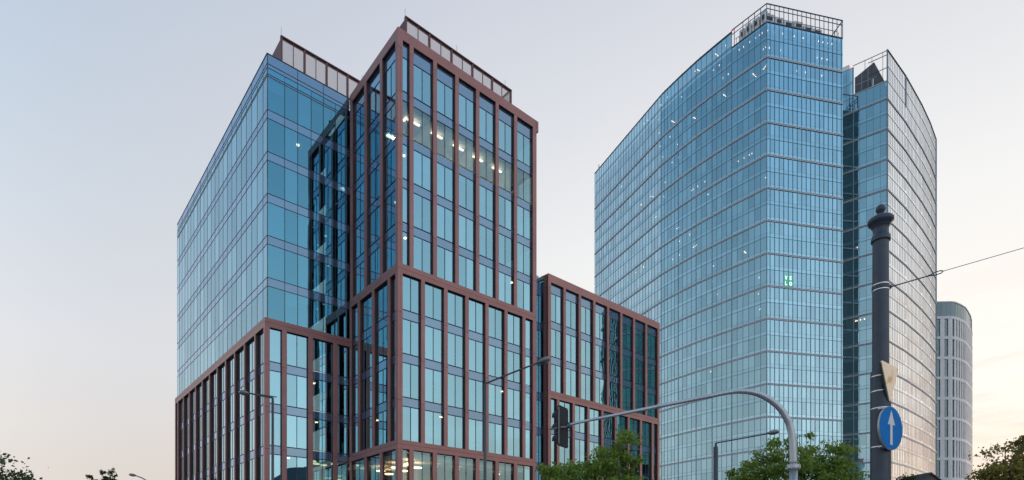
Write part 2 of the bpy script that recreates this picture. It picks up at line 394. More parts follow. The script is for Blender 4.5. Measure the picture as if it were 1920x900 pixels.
def framed(F, zb, zt, th, ribs, rw, levels, root_, Wn, pl=.42, pr=.42, gz=-RD, transom=None, lits=(), mod=2, skip_sp=False, gmat='glass', left_open=False, right_open=False, blinds=.12):
    """a brown frame of top band and ribs, glass bays behind it"""
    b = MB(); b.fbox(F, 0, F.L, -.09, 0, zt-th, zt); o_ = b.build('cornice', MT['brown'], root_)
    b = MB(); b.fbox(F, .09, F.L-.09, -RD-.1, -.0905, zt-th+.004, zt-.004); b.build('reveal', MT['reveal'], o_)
    ztop = zt-th
    cuts = []
    if pl: pil(F, 0, pl, zb, ztop, p=root_); cuts.append(pl)
    else: cuts.append(0)
    for r in ribs:
        pil(F, r-rw/2, r+rw/2, zb, ztop, p=root_)
        cuts += [r-rw/2, r+rw/2]
    if pr: pil(F, F.L-pr, F.L, zb, ztop, p=root_); cuts.append(F.L-pr)
    else: cuts.append(F.L)
    bays = [(cuts[i], cuts[i+1]) for i in range(0, len(cuts), 2)]
    # storeys
    zs = sorted([z for z in levels if zb+.3 < z < ztop-.5])
    lo = [zb]+zs; hi = [z-.74 for z in zs]+[transom if transom else ztop]
    for k, (a, c) in enumerate(zip(lo, hi)):
        for (t0, t1) in bays:
            if t1-t0 < .15: continue
            panes = 2 if (t1-t0) > 1.45 else 1
            gm = MT['glass_clear'] if k in lits else MT[gmat]
            Wn.add(F, t0, t1, gz, a+.03, c-.03, gm, MT['dark_frame'], panes)
            if random.random() < blinds and k not in lits:
                bl = MB(); d_ = random.choice([.5, .9, 1.4, c-a-.3]); bl.fbox(F, t0+.08, t1-.08, gz-.22, gz-.2, c-d_, c-.06); BL.append((root_, bl))
    sp = list(zs)
    for z in sp:
        s_ = MB(); s_.fbox(F, .05, F.L-(.05 if pr else 0), gz-.05, gz-.004, z-.74+.025, z-.025)
        s_.build('spandrel', MT['spandrel'], root_)
    if transom:
        s_ = MB(); s_.fbox(F, .05, F.L-.05, gz-.05, gz-.004, transom, ztop+.1)
        s_.build('spandrel', MT['spandrel'], root_)
    return bays
BL = []
lv = [LV[k] for k in LV]
# tower, front
MB_low, MB_mid = 11.05, 25.85
framed(Ftf, MB_mid+.004, ROOF, .86, [1.33+.0, 3.69, 6.04, 8.39, 10.74, 13.09], .38, lv, root, W, pl=.46, pr=.50, transom=43.45, lits=(3,), blinds=.18)
framed(Ftf, MB_low+.004, MB_mid, .78, [2.46, 4.83, 7.16, 9.5, 11.85, 14.2], .38, lv, root, W, pl=.46, pr=.50)
framed(Ftf, .14, MB_low, .72, [1.33, 3.69, 6.04, 8.39, 10.74, 13.09], .42, [5.2], root, W, pl=.46, pr=.50, lits=(1,), blinds=0)
# tower, left side (t from the wing's glass to the corner)
LL = Ftl.L
def rv(l): return sorted(LL-x for x in l)
framed(Ftl, MB_mid+.004, ROOF, .86, rv([3.05, 6.15, 9.2]), .42, lv, root, W, pl=0, pr=.44, transom=43.45)
framed(Ftl, MB_low+.004, MB_mid, .78, rv([1.62, 4.6, 7.55]), .42, lv, root, W, pl=.3, pr=.44)
framed(Ftl, .14, MB_low, .72, rv([3.05, 6.15]), .42, [5.2], root, W, pl=.3, pr=.44, lits=(1,), blinds=0)
# right side of the tower
Ftr = Frame(Ar, Ar+vperp*16)
framed(Ftr, MB_mid+.004, ROOF-.003, .86, [2.9+3*i for i in range(4)], .42, lv, root, W, pl=.0, pr=.42, transom=43.45)
b = MB(); b.fbox(Ftf, Ftf.L+.004, Ftf.L+.27, -1.4, -.005, ROOF-1.05, ROOF-.004); b.build('cornice', MT['brown'], root)
# left wing, lower frame
WB = 22.15
framed(Fwf, .14, WB, .78, [1.69, 4.05, 6.42], .42, lv+[7.36, 3.6], root, W, pl=.42, pr=0, lits=(), blinds=.05)
Lw = Fwl.L
framed(Fwl, .14, WB, .78, sorted(Lw-x for x in [2.69+3.1*i for i in range(11)]), .27, lv+[7.36, 3.6], root, W, pl=.36, pr=.40, blinds=.05)
# left wing, smooth glass above
gb = .28
Bg = B+(Fwf.n+Fwl.n)*(-gb/(1+Fwf.n.dot(Fwl.n)))
Fgf = Frame(Bg, T-Fwf.n*gb+uw*.15); Fgl = Frame(E-Fwl.n*gb, Bg)
def smooth_facade(F, joints, zb, top):
    zs = [z for z in lv if z > zb+1]
    cuts = [0]+joints+[F.L]
    lo = [zb]+zs; hi = [z-.76 for z in zs]+[43.7]
    for k, (a, c) in enumerate(zip(lo, hi)):
        for t0, t1 in zip(cuts, cuts[1:]):
            if t1-t0 < .1: continue
            W.add(F, t0, t1, 0, a, c, MT['wing_glass'], MT['dark_frame'], 1, bar=.05, jit=.002, proud=.015)
            if random.random() < .05:
                bl = MB(); bl.fbox(F, t0+.06, t1-.06, -.22, -.2, c-random.choice([.6, 1.2]), c-.06); BL.append((root, bl))
    for z0, z1 in [(z-.76, z) for z in zs]+[(43.7, 44.6), (44.6, ROOF-.05)]:
        s_ = MB(); s_.fbox(F, .005, F.L-.045, -.04, -.002, z0+.02, z1-.02)
        s_.build('spandrel', MT['spandrel'], root)
    for z in (44.6,): 
        s_ = MB(); s_.fbox(F, 0, F.L, .001, .02, z-.025, z+.025); s_.build('transom', MT['dark_frame'], root)
    for i, t in enumerate(joints):
        s_ = MB(); s_.fbox(F, t-.022, t+.022, -.03, .012, zb, 43.7 if i % 2 == 0 else ROOF-.05); s_.build('mullion', MT['dark_frame'], root)
    s_ = MB(); s_.fbox(F, -.02, F.L+.02, -.3, .03, ROOF-.05, ROOF+.03); s_.build('coping', MT['steel_dark'], root)
smooth_facade(Fgf, [1.52, 2.68, 3.92, 5.08, 6.24, 7.42], WB+.004, ROOF)
Lg = Fgl.L
smooth_facade(Fgl, sorted(Lg-x for x in [1.07+1.56*i for i in range(22)]), WB+.004, ROOF)
b = MB(); b.fbox(Fgf, .0, .06, -.05, .03, WB, ROOF-.06); b.build('corner_trim', MT['steel_dark'], root)
# interiors: slabs, cores
TP = [A, Ar, Ar+vperp*16, A+vperp*16]; WP = [B, T, T+vw*33, E]
WPi = inset(WP, .95); TPi = inset(TP, .80)
for k in list(range(0, 9)):
    z = LV[k]
    b = MB(); b.prism(TPi, z-.70, z-.05)
    b.build('floor_slab', MT['ceiling'] if k in (8,) else MT['slab'], root)
    b = MB(); b.prism(WPi, z-.70, z-.05); b.build('floor_slab', MT['slab'], root)
b = MB(); b.prism(inset(TP, .45), ROOF-1.6, ROOF-.9); b.build('roof', MT['roof'], root)
b = MB(); b.prism(inset(WP, .55), ROOF-1.6, ROOF-.3); b.build('roof', MT['roof'], root)
b = MB(); b.prism(inset(TP, 5.2), .2, ROOF-1.7); b.build('core_wall', MT['core'], root)
b = MB(); b.prism(inset(WP, 6.5), .2, ROOF-1.7); b.build('core_wall', MT['core'], root)
b = MB(); b.prism(TPi, .15, .3); b.build('floor_slab', MT['slab'], root)
# rear walls nobody sees from the street
for a_, b_ in ((Ar+vperp*16, A+vperp*16+vperp*.0), (T+vw*33, E)):
    Fb = Frame(a_, b_); s_ = MB(); s_.fbox(Fb, 0, Fb.L-.5, -.3, -.02, .14, ROOF-.1); s_.build('rear_wall', MT['brown_panel'], root)
b = MB(); b.prism(inset(TP, 5.05), LV[7]+.0, LV[8]-.71); b.build('partition_wall', MT['ceiling'], root)
for t in (1.6, 4.6, 7.6, 10.6, 13.4):
    b = MB(); b.fbox(Ftf, t, t+1.6, -4.9, -4.6, LV[8]-.80, LV[8]-.705); b.build('ceiling_light', MT['room_fill'], root)  # rear row added only to brighten the room behind the real lamps
# small partition walls between the tower's front rooms, seen through the glass
for t in (3.7, 8.4, 13.1):
    b = MB(); b.fbox(Ftf, t-.06, t+.06, -5.0, -1.0, LV[7]+.0, LV[8]-.72); b.build('partition_wall', MT['ceiling'], root)
# office lights of the lit storey
for i, t in enumerate([2.0, 4.4, 6.8, 9.1, 11.5]):
    for dn in (1.5,):
        b = MB(); b.fbox(Ftf, t-.1, t+1.1, -dn-.22, -dn, LV[8]-.98, LV[8]-.93); b.build('ceiling_light', MT['lamp_soft'], root)
for t in (1.8,):
    b = MB(); b.fbox(Ftl, LL-t-.5, LL-t, -1.9, -1.75, LV[8]-.80, LV[8]-.705); b.build('ceiling_light', MT['lamp_soft'], root)
# lobby ceiling lights and warm walls
lob = MB(); lob.prism(inset(TP, .9), 9.75, 10.2); lob.build('ceiling', MT['ceiling'], root)
lob = MB(); lob.prism(inset(WP, 1.1), 10.75, 10.9); lob.build('ceiling', MT['ceiling'], root)
warmwall = mat('warm lobby wall', (.55, .42, .22), .8)
b = MB(); b.prism(inset(TP, 5.0), .31, 9.7); b.build('lobby_wall', warmwall, root)
for (t, n) in [(1.4, 1.8), (3.8, 1.8), (6.6, 1.8), (2.6, 3.4), (5.2, 3.4), (8.0, 3.4)]:
    b = MB(); c = Ftl.pt(LL-t, -n, 0); b.lathe((c[0], c[1]), [(.42, 9.25), (.42, 9.33)], 20); b.build('ceiling_light', MT['lamp'], root)
for (t, n) in [(2.2, 2.0), (5.0, 2.0), (7.6, 2.2), (10, 2.2), (12.6, 2.2)]:
    b = MB(); c = Ftf.pt(t, -n, 0); b.lathe((c[0], c[1]), [(.2, 9.45), (.2, 9.53)], 16); b.build('ceiling_light', MT['lamp'], root)
for (t, n) in [(4.9, 1.6), (5.7, 2.8), (7.1, 1.8), (6.6, 3.2)]:
    b = MB(); c = Fwf.pt(t, -n, 0); b.lathe((c[0], c[1]), [(.32, 10.2), (.32, 10.28)], 16); b.build('ceiling_light', MT['lamp'], root)
for (F, t, n, k) in [(Fwf, 5.2, 1.5, 1), (Fwf, 5.0, 1.6, 2), (Fwf, 6.9, 1.4, 0), (Fwf, 2.6, 1.6, 0), (Fgf, 3.3, 1.6, 8), (Ftl, 3, 1.4, 1), (Ftl, 8, 1.4, 7), (Ftf, 2.0, 1.5, 0), (Ftf, 12.6, 1.5, 2), (Ftf, 13.6, 1.2, 5), (Ftl, 7.0, 1.2, 6), (Ftl, 8.4, 1.3, 5), (Ftf, 5.3, 1.5, 1)]:
    b = MB(); c = F.pt(t, -n, 0); b.lathe((c[0], c[1]), [(.13, LV[k]-.79), (.13, LV[k]-.71)], 10); b.build('ceiling_light', MT['spot'], root)
for k in (4, 5, 6, 7):      # upright strip lamps near the far corner of the front
    b = MB(); b.fbox(Ftf, 14.25, 14.33, -1.5, -1.44, LV[k]+.05, LV[k]+1.5); b.build('wall_light', emit('strip lamp %d' % k, (.75, .95, 1), .9), root)
# roof screens
mesh_panel = bpy.data.materials.new('perforated screen panel'); mesh_panel.use_nodes = True
_t = mesh_panel.node_tree; _o = _t.nodes['Material Output']; _b = _t.nodes['Principled BSDF']; _b.inputs['Base Color'].default_value = (.40, .30, .33, 1); _b.inputs['Roughness'].default_value = .6
_tr = _t.nodes.new('ShaderNodeBsdfTransparent'); _m = _t.nodes.new('ShaderNodeMixShader'); _m.inputs[0].default_value = .30
_t.links.new(_tr.outputs[0], _m.inputs[1]); _t.links.new(_b.outputs[0], _m.inputs[2]); _t.links.new(_m.outputs[0], _o.inputs[0])
def screen(P0, d, n_back, mods, mod, z0, z1, ret):
    sr = MB(); 
    Fs = Frame(P0, P0+d*(mods*mod))
    for i in range(mods+1):
        t = i*mod; thick = i % 2 == 0; w = .16 if thick else .05
        b = MB(); b.fbox(Fs, t-w/2, t+w/2, -.22 if thick else -.08, 0, z0, z1-.12); b.build('screen_post', MT['brown_panel'], root)
    for i in range(mods):
        a = i*mod+(.085 if i % 2 == 0 else .03); c = (i+1)*mod-(.03 if i % 2 == 0 else .085)
        b = MB(); b.fbox(Fs, a, c, -.06, -.03, z0+.05, z1-.34); b.build('screen_panel', mesh_panel, root)
    b = MB(); b.fbox(Fs, -.08, mods*mod+.08, -.22, .03, z1-.1, z1); b.fbox(Fs, -.0, mods*mod, -.09, -.02, z1-.33, z1-.26); b.build('screen_rail', MT['brown_panel'], root)
    for tt in (0, mods*mod):
        Fr = Frame(P0+d*tt-Fs.n*ret, P0+d*tt) if tt == 0 else Frame(P0+d*tt, P0+d*tt-Fs.n*ret)
        b = MB(); b.fbox(Fr, .05, Fr.L-.1 if tt == 0 else Fr.L, -.1, .0, z0, z1-.11)
        b.build('screen_panel' if tt else 'screen_wall', MT['brown_panel'] if tt == 0 else mesh_panel, root)
        if tt:
            b = MB(); b.fbox(Fr, .05, Fr.L, -.15, .05, z1-.1, z1-.003); b.fbox(Fr, Fr.L-.1, Fr.L, -.15, 0, z0, z1-.1); b.build('screen_rail', MT['brown_panel'], root)
    return Fs
S1 = Vector((-9.26, 50.0)); S2 = Vector((-20.9, 51.8))
F1 = screen(S1, u, vperp, 10, 1.215, ROOF-.9, 48.6, 5)
F2 = screen(S2, u, vperp, 12, 1.06, ROOF-.3, 48.55, 6)
for F, ts in ((F1, (.05, 5.6, 11.6)), (F2, (.05, 8.0))):
    for t in ts:
        b = MB(); p = F.pt(t, -.3, 48.4); b.tube([p, (p[0], p[1], 49.5)], .014, 5); b.build('lightning_rod', MT['steel_dark'], root)
# roof-top plant on the wing near the tower
b = MB(); c = T+vperp*4-u*2.2; Fp = Frame(c, c+u*2.0); b.fbox(Fp, 0, 2.6, -2.5, 0, ROOF-.3, ROOF+1.9); b.build('plant_unit', MT['plant'], root)
W.finish()
for r_, b_ in BL: pass
bb = MB()
for r_, b_ in BL:
    i = len(bb.v); bb.v += b_.v; bb.f += [tuple(k+i for k in f) for f in b_.f]
bb.build('roller_blind', MT['blind'], root, kind='stuff')
BL.clear()

# ================================================================== low brown block on the right
t0C, t1C = 17.56, 37.26
C0 = A+u*t0C; C1 = A+u*t1C
rootC = thing('office_building', (C0.x, C0.y, 0), 'lower brown framed office block between the tall brown block and the blue glass tower', 'building')
WC = Windows(rootC)
FC = Frame(C0, C1)
ribsU = [x-t0C for x in (20.03, 22.42, 24.8, 27.2, 29.6, 32.04, 34.46)]
ribsL = [x-t0C for x in (19.06, 21.45, 23.83, 26.2, 28.6, 31.0, 33.4, 35.8)]
framed(FC, 18.454, 30.55, .82, ribsU, .36, lv, rootC, WC, pl=.42, pr=.42, transom=28.75)
framed(FC, 7.304, 18.45, .75, ribsL, .36, lv+[LV[0]], rootC, WC, pl=.42, pr=.42)
framed(FC, .14, 7.3, .75, ribsU, .42, [], rootC, WC, pl=.42, pr=.42, blinds=0)
# left return and recessed link
Fl = Frame(C0+vperp*1.45, C0)
b = MB(); b.fbox(Fl, .72, Fl.L-RD-.003, -.4, 0, .14, 30.546); b.build('side_wall', MT['brown'], rootC)
WC.add(Fl, 0, .70, -.02, 1, 30.2, MT['glass'], MT['dark_frame'], 1)
for k in range(0, 6):
    b = MB(); b.fbox(Fl, 0, .71, -.03, .0, LV[k]-.74, LV[k]); b.build('spandrel', MT['spandrel'], rootC)
b = MB(); b.fbox(Fl, 0, .72, -.3, .02, 30.2, 30.56); b.build('coping', MT['coping'], rootC)
Fk = Frame(Ar+vperp*1.45-u*.3, C0+vperp*1.45)
zz = [.14]+lv[:6]
for k in range(len(zz)-1):
    WC.add(Fk, 0, Fk.L, 0, zz[k]+.02, zz[k+1]-.76, MT['glass'], MT['dark_frame'], 2)
    b = MB(); b.fbox(Fk, 0, Fk.L, -.03, .002, zz[k+1]-.74, zz[k+1]-.01); b.build('spandrel', MT['spandrel'], rootC)
b = MB(); b.fbox(Fk, 0, Fk.L, -.03, 0, LV[5], 30.6); b.build('spandrel', MT['spandrel'], rootC)
b = MB(); b.fbox(Fk, 0, Fk.L, -.3, .03, 30.6, 30.75); b.build('coping', MT['coping'], rootC)
# white coping upstand along the roof
for F_, a_, c_ in ((FC, .3, FC.L-.2),):
    b = MB(); b.fbox(F_, a_, c_, -.62, -.42, 30.3, 30.72); b.build('coping', MT['coping'], rootC)
CP = [C0, C1, C1+vperp*16, C0+vperp*16]
CPi = inset(CP, .8)
for z in [LV[k] for k in range(-0, 6) if k in LV]+[7.3, 3.6]:
    b = MB(); b.prism(CPi, z-.7, z-.05); b.build('floor_slab', MT['slab'], rootC)
b = MB(); b.prism(inset(CP, .42), 29.0, 30.2); b.build('roof', MT['roof'], rootC)
b = MB(); b.prism(inset(CP, 5.5), .2, 29.0); b.build('core_wall', MT['core'], rootC)
for a_, b_ in ((C1, C1+vperp*16), (C1+vperp*16, C0+vperp*16), (C0+vperp*16, C0+vperp*1.5)):
    Fb = Frame(a_, b_); s_ = MB(); s_.fbox(Fb, .003, Fb.L, -.3, -.003, .14, 30.5); s_.build('side_wall', MT['brown_panel'], rootC)
WC.finish()
bb = MB()
for r_, b_ in BL:
    i = len(bb.v); bb.v += b_.v; bb.f += [tuple(k+i for k in f) for f in b_.f]
bb.build('roller_blind', MT['blind'], rootC, kind='stuff'); BL.clear()

# ================================================================== curtain wall towers
def mods(L_, first, mod):
    t = first; o_ = []
    while t < L_-.35: o_.append(t); t += mod
    return o_
def curtain(root_, Wn, segs, zfun, bands, thins, spand=.95, gm='tower_glass', sm='tower_spandrel', hide=False):
    """segs: list (Frame, joints, mullion_width, mullion_depth, mullion_mat, gm, sm, ztop, slots)"""
    levels = sorted(bands+thins)
    for (F, js, mw, md, mm, gm_, sm_, ztop) in segs:
        cuts = [0]+js+[F.L]
        lo = [l for l in levels if l < ztop-1]; 
        for k, z in enumerate(lo):
            z1 = lo[k+1] if k+1 < len(lo) else ztop
            s0 = .16 if z in bands else .0
            s1 = -.16 if (k+1 < len(lo) and z1 in bands) else 0
            for t0, t1 in zip(cuts, cuts[1:]):
                Wn.add(F, t0, t1, 0, z+spand, z1+s1, MT[gm_], MT['mullion'], 1, bar=.07, jit=.0035, proud=.05, hide=hide, toponly=True)
        for t in js:
            b = MB(); b.fbox(F, t-mw/2, t+mw/2, -.05, md, lo[0], ztop); b.build('mullion', MT[mm], root_)
    wl_ = [Vector(segs[0][0].P)]+[s_[0].P+s_[0].d*s_[0].L for s_ in segs]; ztop = segs[0][7]
    for z in levels:
        if z < ztop-1: sweep(wl_, [(-.05, z+.01), (.004, z+.01), (.004, z+spand-.04), (-.05, z+spand-.04)]).build('spandrel', MT[segs[0][6]], root_)
def sweep(pts, prof):
    """profile (n, z) closed loop swept along a wall line with mitred corners, one connected mesh"""
    m = MB(); k = len(prof); rings = []
    for i, p in enumerate(pts):
        ds = []
        if i > 0: ds.append((pts[i]-pts[i-1]).normalized())
        if i < len(pts)-1: ds.append((pts[i+1]-pts[i]).normalized())
        ns = [Vector((d.y, -d.x)) for d in ds]; n = sum(ns, Vector((0, 0)))/len(ns); n = n/max(.2, n.dot(ns[0]))
        rings.append(len(m.v))
        for (a, z) in prof: q = p+n*a; m.v.append((q.x, q.y, z))
    for a, b in zip(rings, rings[1:]):
        for j in range(k): m.f.append((a+j, a+(j+1) % k, b+(j+1) % k, b+j))
    m.f.append(tuple(rings[0]+j for j in range(k))[::-1]); m.f.append(tuple(rings[-1]+j for j in range(k)))
    return m
def bands_for(root_, pts, zs, h=.34, out_=.16, mat_='steel_band'):
    """a double fin running round the given wall line at every z"""
    for z in zs:
        b = sweep(pts, [(-.04, z-.22), (out_, z-.22), (out_, z-.06), (.03, z-.06), (.03, z+.06), (out_, z+.06), (out_, z+.22), (-.04, z+.22)])
        b.build('floor_band', MT[mat_], root_)

def V2(x, y): return Vector((x, y))
# ---- tower 1
p1 = [V2(29.2, 201.5), V2(43.6, 167.0), V2(46.9, 161.1), V2(50.2, 155.7), V2(53.1, 151.5), V2(56.5, 146.8), V2(62.3, 139.6), V2(83.5, 144.1)]
root1 = thing('office_tower', (62.3, 139.6, 0), 'tall blue glass office tower with a curved left side and an open steel crown', 'office tower')
W1 = Windows(root1)
b1 = [122.9-8*j for j in range(16)]; th1 = [118.9-8*j for j in range(15)]+[127.2]
segs = []
for i, (a, c) in enumerate(zip(p1, p1[1:])):
    F = Frame(a, c); right = i == 6; raised = i < 5
    if right: js = mods(F.L, .95, 1.27); segs.append((F, js, .08, .10, 'mullion', 'tower_glass', 'tower_spandrel', 131.4))
    else:
        n = max(1, round(F.L/1.48)); js = [F.L*k/n for k in range(1, n)]
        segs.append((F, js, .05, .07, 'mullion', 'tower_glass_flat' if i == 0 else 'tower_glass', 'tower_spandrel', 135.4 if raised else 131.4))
th1a = th1+[131.3]
segA = [s for s in segs if s[7] > 132]; segB = [s for s in segs if s[7] < 132]
curtain(root1, W1, segA, None, b1, th1a)
curtain(root1, W1, segB, None, b1, th1)
for p in p1[1:-1]:
    b = MB(); b.box(p.x-.09, p.x+.09, p.y-.14, p.y+.04, 3, 135.4 if p.x < 56 else 131.4); b.build('mullion', MT['mullion'], root1)
bands_for(root1, p1, b1)
for pts, z in ((p1[:6], 135.4), (p1[5:], 131.4)):
    b = sweep(pts, [(-.3, z-.08), (.12, z-.08), (.12, z+.12), (-.3, z+.12)])
    b.build('coping', MT['steel_dark'], root1)
poly1 = p1+[V2(79, 182), V2(60, 214), V2(38, 214)]
pin = inset(poly1, .7)
for z in sorted(b1+th1+[131.3]):
    b = MB(); b.prism(pin, z-.45, z-.03); b.build('floor_slab', MT['slab'], root1)
core1 = inset(poly1, 8)
b = MB(); b.prism(core1, 0, 130.5); b.build('core_wall', MT['core'], root1)
# rear walls
for a, c in ((p1[-1], V2(79, 182)), (V2(79, 182), V2(60, 214)), (V2(60, 214), V2(38, 214)), (V2(38, 214), p1[0])):
    F = Frame(a, c); b = MB(); b.fbox(F, .05, F.L-.05, -.3, -.05, 0, 131.3); q = b.build('rear_wall', MT['dark_wall'], root1)
    for z in b1:
        b = MB(); b.fbox(F, .05, F.L-.05, -.049, .1, z-.2, z+.2); b.build('floor_band', MT['steel_band'], root1)
# interior blinds and ceiling strips
bl = MB()
for (F, js, *_r) in segs:
    cuts = [0]+js+[F.L]
    for z in sorted(b1+th1):
        run = 0
        for t0, t1 in zip(cuts, cuts[1:]):
            if run <= 0 and random.random() < .07: run = random.randint(1, 5); d_ = random.choice([.5, .8, 1.3, 2.4])
            if run > 0: bl.fbox(F, t0+.05, t1-.05, -.32, -.3, z+4-.5-d_, z+4-.5); run -= 1
bl.build('roller_blind', MT['blind'], root1, kind='stuff')
# lamps seen through the glass: pixel guides are turned into a wall position, storey and depth
def spots(root_, segs_, levels, lst, m='spot', size=.24, storey=4.0):
    for (px, py) in lst:
        for s in segs_:
            F = s[0]; t = F.t_at_px(px)
            if 0 <= t <= F.L:
                p = F.pt(t, -1.3, 0); z = CAMZ+(HY-py)/FP*p[1]
                up_ = [l for l in levels if l > z-.2]; zc = (min(up_) if up_ else levels[-1]+4)-.5
                b = MB(); c = F.pt(t*p[1]/F.pt(t, 0, 0)[1] if False else t, -1.3, 0)
                b.lathe((c[0], c[1]), [(size, zc-.32), (size*.8, zc-.02)], 8); b.build('ceiling_light', MT[m], root_); break
LS = sorted(b1+th1+[131.4, 135.3])
spots(root1, segs, LS, [(1446, 68), (1459, 71), (1474, 74), (1496, 78), (1513, 82), (1542, 83), (1550, 85), (1559, 87), (1567, 88), (1449, 100), (1470.5, 94), (1539, 116), (1548, 118), (1501, 135), (1517, 137), (1548, 148), (1558, 121),
    (1424, 69), (1412, 77), (1419, 79), (1401, 85), (1389, 93), (1381, 109), (1426, 94), (1431, 90), (1355, 98), (1343, 132), (1332, 142), (1350, 148), (1360, 151), (1297, 150), (1245, 186), (1272, 200),
    (1228, 222), (1201, 240), (1229, 258), (1231, 284), (1250, 262), (1264, 278), (1266, 306), (1254, 316), (1236, 307), (1280, 296), (1291, 363), (1294, 364), (1302, 357), (1316, 350), (1299, 387), (1322, 371),
    (1266, 441), (1263, 445), (1299, 442), (1287, 449), (1252, 470), (1268, 462), (1268, 486), (1255, 494), (1297, 473), (1300, 470), (1294, 474), (1195, 394), (1196, 398), (1159, 363), (1223, 416), (1200, 514), (1186, 525), (1332, 517), (1295, 535), (1391, 484), (1418, 532), (1417, 563),
    (1330, 538), (1238, 384), (1241, 340), (1390, 300), (1400, 293), (1405, 304), (1379, 317), (1442, 339), (1420, 591), (1339, 568), (1327, 698), (1414, 711), (1330, 765), (1338, 778), (1252, 765)], size=.09)
def strips(root_, segs_, levels, lst):
    for (px, py, ln) in lst:
        for s in segs_:
            F = s[0]; t = F.t_at_px(px)
            if 0 <= t <= F.L:
                p = F.pt(t, -1.6, 0); z = CAMZ+(HY-py)/FP*p[1]; up_ = [l for l in levels if l > z-.2]; zc = (min(up_) if up_ else levels[-1])-.5
                b = MB(); b.fbox(F, max(.1, t-.07), t+.07, -1.4-ln, -1.4, zc-.10, zc-.02); b.build('ceiling_light', MT['spot'], root_); break
strips(root1, segs, LS, [(1445, 129, 1.6), (1406, 146, 1.6), (1350, 188, 1.2), (1300, 136, 1.6), (1335, 107, 1.2), (1252, 235, 2), (1206, 230, 1.6), (1230, 204, 1.2), (1293, 233, 1.2), (1212, 378, 1.4), (1390, 485, 1)])
# crown: two rails, posts and a second row behind
Fr = segs[6][0]; Fl1 = segs[5][0]
CT = 135.9
crown = [(Fl1, [0, .75]+[x for x in segs[5][1][1:]]), (Fr, [0]+segs[6][1]+[Fr.L-.05])]
for F, ts in crown:
    for t in ts:
        b = MB(); b.fbox(F, t-.055, t+.055, -.05, .08, 131.52, CT-.1); b.build('crown_post', MT['steel_dark'], root1)
    for t in ts[::1]:
        b = MB(); b.fbox(F, t+.3, t+.36, -1.8, -1.7, 131.4, CT-1.35); b.build('crown_post', MT['steel_dark'], root1)
    for z0, z1, n0, n1 in ((CT-.1, CT+.08, -.08, .1), (CT-1.25, CT-1.12, -.04, .07), (CT-1.3, CT-1.2, -1.8, -1.7)):
        b = MB(); b.fbox(F, 0, F.L, n0, n1, z0, z1); b.build('crown_rail', MT['steel_dark'], root1)
Fe = Frame(p1[-1], p1[-1]+V2(-.9, 9)); b = MB(); b.fbox(Fe, 0, Fe.L, -.1, .08, CT-.1, CT+.07); 
for t in (3, 6, 9): b.fbox(Fe, t-.06, t+.06, -.1, .05, 131.4, CT-.1)
b.build('crown_rail', MT['steel_dark'], root1)
for i, (F, t, w, h) in enumerate([(Fl1, 1.4, 1.3, 2.8), (Fl1, 3.0, 1.5, 3.0), (Fl1, 4.9, 1.7, 2.9), (Fl1, 6.9, 1.5, 3.2), (Fr, .5, 2.6, 2.2), (Fr, 3.4, 2.2, 1.9), (Fr, 5.9, 2.6, 1.6), (Fr, 8.8, 2.4, 1.9), (Fr, 11.5, 2.6, 1.3), (Fr, 14.4, 2.4, 1.1)]):
    b = MB(); h += 1.3; b.fbox(F, t, t+w, -2.6, -1.3, 131.4, 131.4+h); q = b.build('plant_unit', MT['plant'], root1)
    b = MB(); b.fbox(F, t+.45, t+w-.5, -1.29, -1.24, 131.4+h*.55, 131.4+h*.82); b.build('louvre', MT['plant_dark'], q)
for i in range(5):                      # maintenance rail of the raised part
    for (a, c) in ((p1[i], p1[i+1]),):
        F = Frame(a, c); b = MB(); b.fbox(F, 0, F.L, -.5, -.42, 136.1, 136.2)
        for k in range(int(F.L/3)): b.fbox(F, 1+3*k, 1.25+3*k, -.55, -.35, 135.4, 136.2)
        b.build('roof_rail', MT['steel_dark'], root1)
b = MB(); p = Frame(p1[4], p1[5]).pt(5.3, -.5, 136.3); b.lathe((p[0], p[1]), [(.14, 136.2), (.14, 136.5)], 8); b.build('aviation_light', MT['red'], root1)
b = MB(); q_ = Frame(p1[0], p1[1]); p = q_.pt(2.0, -.5, 136.1); b.tube([p, (p[0], p[1], 137.4)], .12, 6); b.build('lightning_rod', MT['steel_dark'], root1)
W1.finish()
